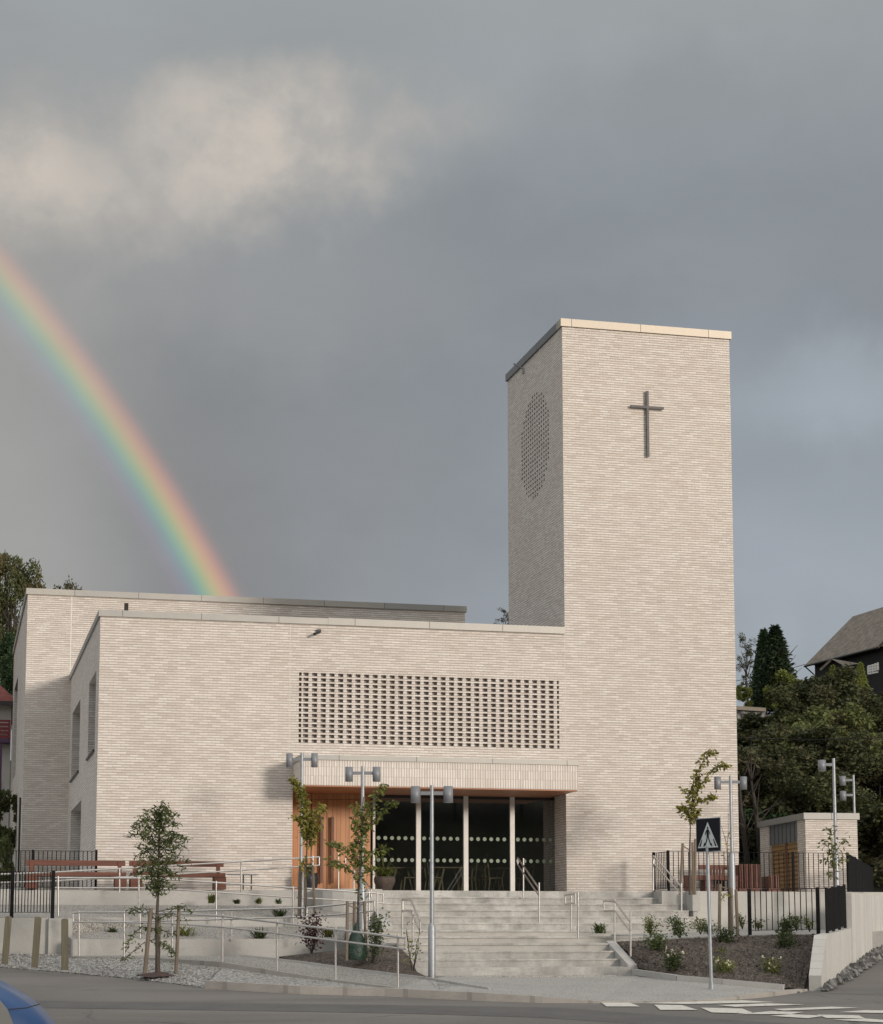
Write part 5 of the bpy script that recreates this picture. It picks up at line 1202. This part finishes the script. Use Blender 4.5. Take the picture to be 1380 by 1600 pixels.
sbox(m_, 0, .25, .251, .75, ZS, Hs); sbox(m_, 0, .25, 3.5, dS, ZS, Hs); sbox(m_, wS-.25, wS, .251, dS, ZS, Hs); sbox(m_, .251, wS-.251, dS-.25, dS, ZS, Hs)
m_.build('wall', M['brick'], sh)
m_ = MB(); sbox(m_, .06, .18, .752, 3.498, Hs-.62, Hs)
for k in range(8): sbox(m_, .035, .06, .78+k*.385, .80+k*.385, Hs-.62, Hs)
m_.build('cladding', M['zinc_dark'], sh)
for b0, b1 in ((.77, 1.95), (2.15, 3.48)):
    m_ = MB(); sbox(m_, .10, .16, b0, b1, ZS, Hs-.64)
    for k in range(17): sbox(m_, .075, .10, b0+.02, b1-.02, ZS+.1+k*.135, ZS+.19+k*.135)
    m_.build('door', M['shed_wood'], sh)
m_ = MB(); sbox(m_, .08, .2, 1.97, 2.13, ZS, Hs-.64); m_.build('door_post', M['handle_wood'], sh)
m_ = MB(); sbox(m_, -.06, wS+.06, -.06, dS+.06, Hs+.001, Hs+.19); m_.build('coping', M['zinc'], sh)

# ================================================================== TREES AND VEGETATION BEHIND
def crown_mesh(kind, seed, n, leaf):
    """unit crown: height about 1, radius about .5 at the base; leaf size relative to height"""
    rnd = random.Random(seed); mb = MB()
    if kind == 'conifer':
        for i in range(n):
            h = rnd.random()**.85; lay = math.floor(h*16)/16; r_ = (.30*(1-h)**.85+.015)*(1-.35*((h*16) % 1))*math.sqrt(rnd.uniform(.25, 1))*rnd.uniform(.85, 1.18)
            a_ = rnd.uniform(0, 6.28); p = Vector((r_*math.cos(a_), r_*math.sin(a_), .04+.96*h-r_*.25)); leafquad(mb, p, leaf*rnd.uniform(.6, 1.2), rnd, aspect=.35, droop=.5)
    else:
        cl_ = []
        nb = {'broad': 34, 'bush': 20, 'tall': 40, 'thin': 26}[kind]
        for i in range(nb):
            if kind == 'broad': th_ = rnd.uniform(0, 6.28); z = rnd.uniform(.32, .92); r_ = .36*math.sin(math.pi*min(1, (z-.15)/.88))**.6*math.sqrt(rnd.random())
            elif kind == 'bush': th_ = rnd.uniform(0, 6.28); z = rnd.uniform(.12, .78); r_ = .52*math.sin(math.pi*min(1, (z+.25)/1.2))*math.sqrt(rnd.random())
            elif kind == 'tall': th_ = rnd.uniform(0, 6.28); z = rnd.uniform(.2, .95); r_ = .20*math.sin(math.pi*min(1, (z-.08)/.97))**.6*math.sqrt(rnd.random())
            else: th_ = rnd.uniform(0, 6.28); z = rnd.uniform(.22, .95); r_ = .17*math.sin(math.pi*min(1, (z-.1)/.95))**.6*math.sqrt(rnd.random())
            cl_.append((Vector((r_*math.cos(th_), r_*math.sin(th_), z)), rnd.uniform(.05, .115)*(1.2 if kind == 'bush' else 1)*(.55 if kind == 'thin' else 1)))
        for i in range(n):
            c, s_ = rnd.choice(cl_); v = Vector((rnd.gauss(0,1), rnd.gauss(0,1), rnd.gauss(0,.8))).normalized()*s_*rnd.uniform(.55, 1.1)
            p = c+v; p.z = max(.01, p.z); leafquad(mb, p, leaf*rnd.uniform(.6, 1.25), rnd, aspect=.6)
    me = bpy.data.meshes.new(kind+'_crown'); me.from_pydata(mb.v, [], mb.f); me.update(); return me
crowns = {}
def crown(kind, variant, mat):
    key = (kind, variant, mat)
    if key not in crowns:
        n, lf = {'conifer': (9000, .055), 'broad': (11000, .032), 'bush': (7000, .06), 'tall': (9000, .026), 'thin': (2200, .022)}[kind]
        me = crown_mesh(kind, 100+variant, n, lf); me.materials.append(M[mat]); crowns[key] = me
    return crowns[key]
def bgtree(name, label, cat, base, h, kind, variant, mat, group, wx=1.0, rz=0, trunk=True):
    t_ = thing(name, base, label, cat, group); B = Vector(base)
    if trunk:
        rnd = random.Random(variant*7+int(h*10)); m_ = MB(); top = .9 if kind == 'conifer' else .75
        m_.tube([B-Vector((0,0,.3)), B+Vector((rnd.gauss(0,.02)*h, 0, h*.4)), B+Vector((rnd.gauss(0,.03)*h, 0, h*top))], [.028*h*.6, .018*h*.6, .004*h], 7)
        for k in range(7):
            a_ = rnd.uniform(0, 6.28); z0 = rnd.uniform(.25, .6)*h; r_ = (.12 if kind in ('tall', 'thin') else .25)*h*wx; m_.tube([B+Vector((0,0,z0)), B+Vector((r_*math.cos(a_), r_*math.sin(a_), z0+.25*h))], [.008*h, .002*h], 5)
        m_.build('trunk', M['bark_dark'], t_)
    o = bpy.data.objects.new('crown', crown(kind, variant, mat)); COL.objects.link(o); o.parent = t_
    o.scale = (h*wx, h*wx, h); o.rotation_euler.z = rz; return t_
rnd = random.Random(99)
def px_tree(name, label, cat, px, ptop, pbot, d, kind, var, mat, group, wpx=None, **k):
    b = at(px, pbot, d); tz = at(px, ptop, d).z; h = tz-b.z
    nat = {'conifer': .62, 'broad': .85, 'bush': 1.15, 'tall': .52, 'thin': .40}[kind]
    wx = (wpx*d/F_PX)/(nat*h) if wpx else 1
    return bgtree(name, label, cat, (b.x, b.y, b.z), h, kind, var, mat, group, wx, rnd.uniform(0, 6.28), **k)
G1 = 'trees on the hill right of the tower'
px_tree('conifer', 'tall dark pointed conifer on the hill, left of the two joined tops', 'tree', 1196, 984, 1112, 104, 'conifer', 1, 'leaf_conif', G1, 72)
px_tree('conifer', 'tall dark pointed conifer on the hill, right of the two joined tops', 'tree', 1214, 979, 1112, 103, 'conifer', 2, 'leaf_conif', G1, 100)
px_tree('birch_tree', 'thin airy birch next to the tower edge on the hill', 'tree', 1169, 986, 1100, 108, 'thin', 3, 'leaf_wild', G1, 40)
px_tree('bush', 'green bush at the tower edge on top of the ledge', 'bush', 1160, 1062, 1106, 100, 'bush', 4, 'leaf_lime', G1, 46, trunk=False)
HED = [(1228,1040,1110,102,'bush','leaf_lime',80,'bright green bush beside the tall conifers'), (1254,1052,1112,101,'bush','leaf_lime',52,'bright green hedge bush under the black house eave'), (1282,1050,1112,100,'bush','leaf_lime',58,'hedge bush below the porch of the black house'),
       (1236,1078,1120,98,'bush','leaf_lime',66,'pale olive bush on the ledge edge'), (1270,1086,1125,97,'bush','leaf_olive',66,'olive bush in the middle of the ledge edge'), (1320,1088,1125,96,'bush','leaf_olive',70,'olive bush under the small conifers'), (1368,1075,1120,96,'bush','leaf_wild',50,'brown-green bush at the right edge below the white window')]
for i, (px, a, b, d, k_, mt, w_, lab) in enumerate(HED): px_tree('bush', lab, 'bush', px, a, b, d, k_, 5+i % 3, mt, 'bushes along the top of the slope', w_, trunk=False)
CON = [(1303,1040,'left small bright conifer in front of the black house'), (1322,1044,'middle small bright conifer in front of the black house'), (1346,1036,'right small bright conifer in front of the black house')]
for i, (px, a, lab) in enumerate(CON): px_tree('conifer', lab, 'tree', px, a, 1102, 99, 'conifer', 1+i % 2, 'leaf_lime', 'small conifers in front of the black house', 42)
# the slope: many bushes and trees clothing it
n_sl = 0
spots = []
for row, (yb_, d0, h0) in enumerate(((1152, 93, 1.5), (1190, 88, 2.3), (1235, 83, 3.6), (1285, 77, 3.6), (1340, 71, 3.6), (1395, 66, 3.4))):
    for k in range(9):
        px = 1158+k*32+rnd.uniform(-10, 10)+(14 if row % 2 else 0)
        spots.append((px, yb_+rnd.uniform(-8, 8), d0+rnd.uniform(-1.5, 1.5), h0*rnd.uniform(.8, 1.25), row))
place_words = ['high on the slope', 'on the upper slope', 'halfway up the slope', 'on the lower slope', 'low on the slope', 'at the foot of the slope']
for i, (px, pb, d, h, row) in enumerate(spots):
    b = at(px, pb, d); kd = 'bush' if row < 2 or rnd.random() < .55 else 'broad'
    mt = ('leaf_olive' if rnd.random() < .75 else 'leaf_lime') if row < 2 else (('leaf_olive' if rnd.random() < .5 else 'leaf_wild') if row < 4 else ('leaf_wild' if rnd.random() < .7 else 'leaf_conif'))
    k = i % 9
    pos = ['at the tower edge', 'just right of the tower edge', 'above the left end of the shed', 'above the shed doors', 'above the shed corner', 'left of the single-headed lamp', 'behind the single-headed lamp', 'behind the two-headed lamp', 'at the right picture edge'][k]
    bgtree('wild_bush', 'dark wild bush %s, %s' % (place_words[row], pos), 'bush', (b.x, b.y, b.z), h*(1.25 if kd == 'broad' else .9), kd, (i % 4)+(10 if kd == 'broad' else 5), mt, 'wild bushes clothing the slope', 1.25, rnd.uniform(0, 6.28), trunk=(kd == 'broad'))
# two leaning bare trunks before the slope, behind the terrace
for px, pts_, lab in ((1162, [(1172,1392),(1166,1330),(1158,1270),(1156,1225)], 'dark leaning trunk just right of the tower'), (1186, [(1190,1392),(1188,1330),(1180,1260),(1172,1205)], 'second dark leaning trunk right of the tower')):
    P_ = [at(x, y, 64) for x, y in pts_]; t_ = thing('bare_tree', P_[0], lab, 'tree', 'dark trunks right of the tower')
    MB().tube(P_, [.12, .10, .07, .03], 8).build('trunk', M['bark_dark'], t_)
    m_ = MB()
    for q in range(9): p = P_[1].lerp(P_[3], rnd.random()); m_.tube([p, p+Vector((rnd.gauss(0,.6), rnd.gauss(0,.5), rnd.uniform(.4, 1.4)))], [.03, .008], 5, False)
    m_.build('branches', M['bark_dark'], t_)
# wooded bank across the road, behind the viewer (it is what the entrance glass reflects)
for i in range(22):
    x_ = -52+i*5.6+rnd.uniform(-2, 2); y_ = (-57 if i % 2 else -64)+rnd.uniform(-3, 3); hh_ = rnd.uniform(6.5, 8.5)
    bgtree('tall_tree', 'dark broad tree on the bank across the road behind the viewer', 'tree', (x_, y_, terrain(x_, y_)-.4), hh_, 'broad', 10+i % 4, 'leaf_lime', 'trees on the bank across the road', 1.7, rnd.uniform(0, 6.28))
# stone ledge on the hill top
a_ = at(1135, 1102, 90.6); b_ = at(1197, 1106, 90.2)
m_ = MB(); m_.slab([a_, b_, b_+Vector((.3, 1.2, 0)), a_+Vector((.3, 1.2, 0))], .17); lg = thing('stone_ledge', a_, 'pale stone ledge on top of the slope beside the tower', 'wall'); m_.build('coping', M['stone_wall'], lg)
MB().slab([p+Vector((.03, .12, -.172)) for p in (a_, b_, b_+Vector((.2, 1.0, 0)), a_+Vector((.2, 1.0, 0)))], 2.2).build('base_wall', M['rubble'], lg)
# grey rock face seen between the trunks
m_ = MB(); rr = random.Random(8); NX, NZ = 14, 12; vs = []
pa, pb2 = at(1150, 1395, 68), at(1215, 1395, 68)
for i in range(NX+1):
    for j in range(NZ+1): p = pa.lerp(pb2, i/NX); vs.append(p+Vector((rr.gauss(0,.08), rr.gauss(0,.3)+j*.12, j/NZ*4.6+rr.gauss(0,.05))))
m_.add(vs, [(i*(NZ+1)+j, (i+1)*(NZ+1)+j, (i+1)*(NZ+1)+j+1, i*(NZ+1)+j+1) for i in range(NX) for j in range(NZ)])
struct(m_.build('rock_face', plain('dark_rock', (.09, .09, .095), (.045, .045, .05), .7, .9, bmp=.1, bsc=3)), 'grey rock face behind the shed')
# left background
G2 = 'trees behind the left end of the church'
px_tree('tall_tree', 'tall broad tree at the left picture edge', 'tree', 14, 858, 1130, 92, 'broad', 11, 'leaf_wild', G2, 120)
px_tree('tall_tree', 'second tall tree cut by the left picture edge', 'tree', -35, 870, 1140, 96, 'broad', 12, 'leaf_wild', G2, 120)
px_tree('tall_tree', 'lower tree top just above the upper roof', 'tree', 96, 903, 1120, 110, 'broad', 13, 'leaf_wild', G2, 100)
px_tree('tall_tree', 'tree top between the tall tree and the upper roof corner', 'tree', 62, 906, 1120, 108, 'broad', 10, 'leaf_wild', G2, 90)
px_tree('tall_tree', 'dark tree below the tall one, above the red roof', 'tree', 4, 985, 1130, 84, 'broad', 12, 'leaf_conif', G2, 90)
px_tree('bush', 'dark bush under the balcony of the white house', 'bush', 2, 1215, 1330, 66, 'bush', 6, 'leaf_olive', G2, 90, trunk=False)
px_tree('bush', 'lower dark bush left of the thin black fence', 'bush', -6, 1290, 1400, 60, 'bush', 7, 'leaf_olive', G2, 60, trunk=False)
px_tree('thin_tree', 'tree top peeping over the low roof beside the tower', 'tree', 789, 949, 1010, 120, 'thin', 3, 'leaf_wild', G2, 34)
# white house with red roof
wh = at(-30, 1330, 74); wt = thing('white_house', wh, 'white house with a red roof and red balcony at the left edge', 'house')
e1 = at(20, 1096, 74); zt_ = e1.z; xe_ = at(16, 1200, 74).x
MB().box(xe_-8, xe_, wh.y, wh.y+7, wh.z-3, zt_).build('wall', M['whitewall'], wt)
rz_ = at(-2, 1066, 74).z
rf = MB(); y0, y1 = wh.y-.5, wh.y+7.5; xr = xe_+.25
rf.add([(xe_-9, y0, zt_-.05), (xr, y0, zt_-.05), (xr, y1, zt_-.05), (xe_-9, y1, zt_-.05), (xe_-9, y0+2, rz_+1.2), (xr-1.9, y0+4, rz_+1.5), (xe_-9, y1-2, rz_+1.2)], [(0,1,5,4), (1,2,5), (2,3,6,5), (3,2,1,0)])
rf.build('roof', M['redroof'], wt)
MB().box(xe_-9, xr+.03, y0-.12, y0-.02, zt_-.2, zt_-.03).build('gutter', M['dark_frame'], wt)
za, zb3 = at(0, 1117, 72).z, at(0, 1147, 72).z; yb3 = wh.y-.6; xbr = at(18, 1130, 72.5).x
bl = MB().box(xe_-6, xbr, yb3, wh.y-.01, zb3-.15, zb3)
bl.build('balcony_floor', M['purple'], wt); m_ = MB().box(xe_-6, xbr, yb3, yb3+.05, za-.08, za)
for k in range(4): z = zb3+.02+k*(za-zb3-.1)/4; m_.box(xe_-6, xbr, yb3, yb3+.05, z, z+(za-zb3)/4*.62)
for k in range(12): m_.box(xbr-.08-k*.5, xbr-k*.5, yb3-.01, yb3+.06, zb3, za)
m_.build('balcony_rail', M['redpaint'], wt)
xp = at(1, 1200, 73.4).x; MB().box(xp-.05, xp+.05, yb3+.05, yb3+.15, wh.z-2, zb3-.15).build('balcony_post', M['purple'], wt)
MB().box(xe_-.9, xe_-.3, wh.y-.03, wh.y-.003, wh.z+1.0, wh.z+2.6).build('window', M['glass_blue'], wt)
# black house on the hill
d0 = 130; e0 = at(1258, 1039, d0); dirv = Vector((math.sin(R(-6)), math.cos(R(-6)), 0)); nd = Vector((-1, 0, 0)); perp = Vector((math.cos(R(-6))*1, -math.sin(R(-6)), 0))
ez = e0.z; Lh = 16
bh_ = thing('black_house', e0+perp*3.6-dirv*4+Vector((0,0,-5)), 'black timber house with a big mossy slate roof on the hill', 'house')
E = lambda a, b, z: Vector((e0.x, e0.y, 0))+perp*a-dirv*b+Vector((0, 0, z))     # a across, b towards the viewer
rz_ = at(1342, 962, 131).z
hw = 3.75; N1 = 8.9
rf = MB(); rf.add([E(0,0,ez), E(0,N1,ez), E(hw,N1,rz_+.1), E(hw,0,rz_), E(2*hw,N1,ez), E(2*hw,0,ez)], [(0,3,2,1), (1,2,4), (3,5,4,2), (0,5,3)])
rf.add([E(0,0,ez-.16), E(0,N1,ez-.16), E(hw,N1,rz_-.08), E(hw,0,rz_-.16), E(2*hw,N1,ez-.16), E(2*hw,0,ez-.16)], [(0,1,2,3), (3,2,4,5)])
rf.add([E(0,0,ez), E(0,N1,ez), E(0,N1,ez-.16), E(0,0,ez-.16)], [(0,1,2,3)]).add([E(0,N1,ez), E(hw,N1,rz_+.1), E(hw,N1,rz_-.1), E(0,N1,ez-.16)], [(0,1,2,3)])
# wing running towards the viewer on the right, its eave a little lower
rf.add([E(1.2,N1+.0,ez+.35), E(.6,N1+6,ez-.3), E(hw+.3,N1+6,rz_+.7), E(hw,N1-.2,rz_+.1)], [(0,1,2,3)])
rf.build('roof', M['slate'], bh_)
wl = MB(); wl.add([E(.5,.4,ez-6), E(.5,N1+6,ez-6), E(.5,N1+6,ez+.15), E(.5,.4,ez+.3)], [(0,1,2,3)]).add([E(.5,.4,ez-6), E(2*hw-.5,.4,ez-6), E(2*hw-.5,.4,ez+.3), E(.5,.4,ez+.3)], [(0,1,2,3)])
wl.add([E(.5,N1+6,ez-6), E(7,N1+6,ez-6), E(7,N1+6,ez+2), E(.5,N1+6,ez)], [(0,1,2,3)])
wl.build('wall', M['black_wall'], bh_)
MB().tube([E(-.05,0,ez-.1), E(-.05,N1,ez-.1)], .07, 6).tube([E(-.02,.1,ez-.15), E(.45,.4,ez-.7), E(.45,.4,ez-3)], .05, 6).build('gutter', M['dark_frame'], bh_)
# porch roof
pa_ = at(1298, 1029, 126); pb_ = at(1345, 1037, 122.5); pc_ = at(1318, 1040, 124)
pr = MB(); pr.add([pa_, pb_, pb_+Vector((-.7,-.4,-.12)), pc_+Vector((0,-.3,-.1))], [(0,1,2,3)]).add([pa_, pa_+Vector((-.9,-.2,-.75)), pa_+Vector((-.8,-.2,-.85)), pa_+Vector((.05,0,-.15))], [(0,1,2,3)])
pr.build('porch_roof', M['slate'], bh_)
# window
wa = at(1357, 1053, 121.2); wb = at(1372, 1050, 120.4); hw_ = at(1357, 1041, 121.2).z-wa.z
fr = MB(); dv = (wb-wa); dv.z = 0
xx = wa; 
for k in range(5): p = wa+dv*(k/4); fr.box(p.x-.05, p.x+.05, p.y-.05, p.y+.05, wa.z+.1*k/4*0+ .03*k, wa.z+hw_+.03*k)
for k in range(4): fr.beam(wa+Vector((0,0,hw_*k/3)), wb+Vector((0,0,hw_*k/3)), .08, .09)
wf = fr.build('window', M['frame'], bh_)
MB().add([wa+Vector((.06,0,0)), wb+Vector((.06,0,0)), wb+Vector((.06,0,hw_)), wa+Vector((.06,0,hw_))], [(0,1,2,3)]).build('pane', M['glass_blue'], wf)
# overhead wire to the house and across the slope
m_ = MB().tube([at(1150, 1064, 118), at(1205, 1053, 122), at(1258, 1038, 129)], .018, 4); tag(m_.build('overhead_cable', M['wire']), 'thin cable running to the corner of the black house', 'cable')
m_ = MB().tube([at(1150, 1153, 62), at(1260, 1156, 62), at(1400, 1152, 62)], .014, 4); tag(m_.build('overhead_cable', M['wire']), 'thin cable crossing in front of the wooded slope', 'cable')

# ================================================================== CAR
def make_car():
    v = ray(62, 1560); v.z = 0; v.normalize(); u = Vector((v.y, -v.x, 0)); d = 12.0
    org = at(0, 1560, d); vv = v; gz = roadz(org.y)+.02
    o = Vector((org.x, org.y, gz))-v*.0
    t_ = thing('parked_car', o-u*1.9+v*.8, 'blue rounded car cut off by the lower left corner', 'car')
    def P(a, b, z): return o+u*a+v*b+Vector((0, 0, z))
    # side profile (a: right is +, rear of the car), top line
    ztop = at(0, 1534, d+1.1).z-gz; z50 = at(50, 1563, d+1.1).z-gz; z88 = at(88, 1602, d+1.1).z-gz; s_ = d/F_PX
    prof = [(-4.05, .35), (-4.1, .55), (-3.95, .75), (-3.2, .95), (-2.75, 1.02), (-2.1, 1.42), (-1.5, 1.54), (-.9, 1.55), (-.4, ztop+.095), (0, ztop), (25*s_, ztop-.06), (50*s_, z50), (70*s_, (z50+z88)/2+.005), (88*s_, z88), (110*s_, z88-.15), (.50, .78), (.54, .55), (.50, .32), (-.2, .25), (-3.6, .25)]
    W = 1.66; secs = []
    widths = [(0, .0), (.012, -.10), (.06, -.035), (.16, 0), (.5, 0.01), (.84, 0), (.94, -.035), (.988, -.10), (1, 0)]
    body = MB(); n = len(prof)
    cxp, czp = -1.8, .75
    def ring(k, shrink): return [P(cxp+(a-cxp)*(1-shrink), k*W, czp+(z-czp)*(1-shrink) if z > czp else z+(0 if z > .5 else shrink*.3)) for a, z in prof]
    lv = [(0.0, .115), (.02, .06), (.05, .025), (.10, .008), (.2, 0), (.5, -.006), (.8, 0), (.90, .008), (.95, .025), (.98, .06), (1.0, .115)]
    vs = []
    for k, s in lv: vs += ring(k, s)
    body.add(vs, [(i*n+j, (i+1)*n+j, (i+1)*n+(j+1)%n, i*n+(j+1)%n) for i in range(len(lv)-1) for j in range(n)], True)
    body.add(ring(*lv[0]), [tuple(range(n))]); body.add(ring(*lv[-1]), [tuple(reversed(range(n)))])
    bo = body.build('body', M['carpaint'], t_)
    # side window seen at the lower left, set on the near flank
    x22 = 22*s_; zw = at(0, 1562, d).z-gz
    q = [(-1.9, .92), (x22+.03, .92), (x22-.01, at(22, 1595, d).z-gz), (12*s_, at(12, 1577, d).z-gz), (0, zw), (-.35, zw+.08), (-.9, zw+.11), (-1.5, zw+.04)]
    for b in (-.012, W+.012): MB().add([P(a, b, z) for a, z in q], [tuple(range(len(q)))]).build('side_window', M['carglass'], t_)
    se = MB()
    se.tube([P(14*s_, -.004, at(14, 1577, d).z-gz), P(40*s_, -.006, at(40, 1575, d).z-gz), P(60*s_, .02, at(60, 1569.5, d).z-gz)], .0035, 5)
    se.build('panel_gap', M['dark_frame'], bo)
    for a in (-.35, -3.25):
        for b, sg_ in ((.10, -1), (W-.10, 1)):
            c = P(a, b, .30); w_ = MB(); k_ = 26
            ringp = lambda r, off: [c+u*(r*math.cos(6.2832*i/k_))+Vector((0,0,r*math.sin(6.2832*i/k_)))+v*off for i in range(k_)]
            rr_ = ringp(.30, -.1)+ringp(.30, .1)+ringp(.19, -.105)+ringp(.19, .105)
            w_.add(rr_, [(i, (i+1)%k_, k_+(i+1)%k_, k_+i) for i in range(k_)]+[(2*k_+i, 2*k_+(i+1)%k_, (i+1)%k_, i) for i in range(k_)]+[(k_+i, k_+(i+1)%k_, 3*k_+(i+1)%k_, 3*k_+i) for i in range(k_)], True)
            wo_ = w_.build('wheel', M['tyre'], t_); MB().add(ringp(.19, -.10), [tuple(range(k_))]).add(ringp(.19, .10), [tuple(range(k_))]).build('rim', M['chrome'], wo_)
    z9 = .8
    MB().add([P(.49, .15, .74), P(.49, .45, .74), P(.53, .45, .60), P(.53, .15, .60)], [(0,1,2,3)]).build('tail_light', M['redpaint'], t_)
    return t_
make_car()
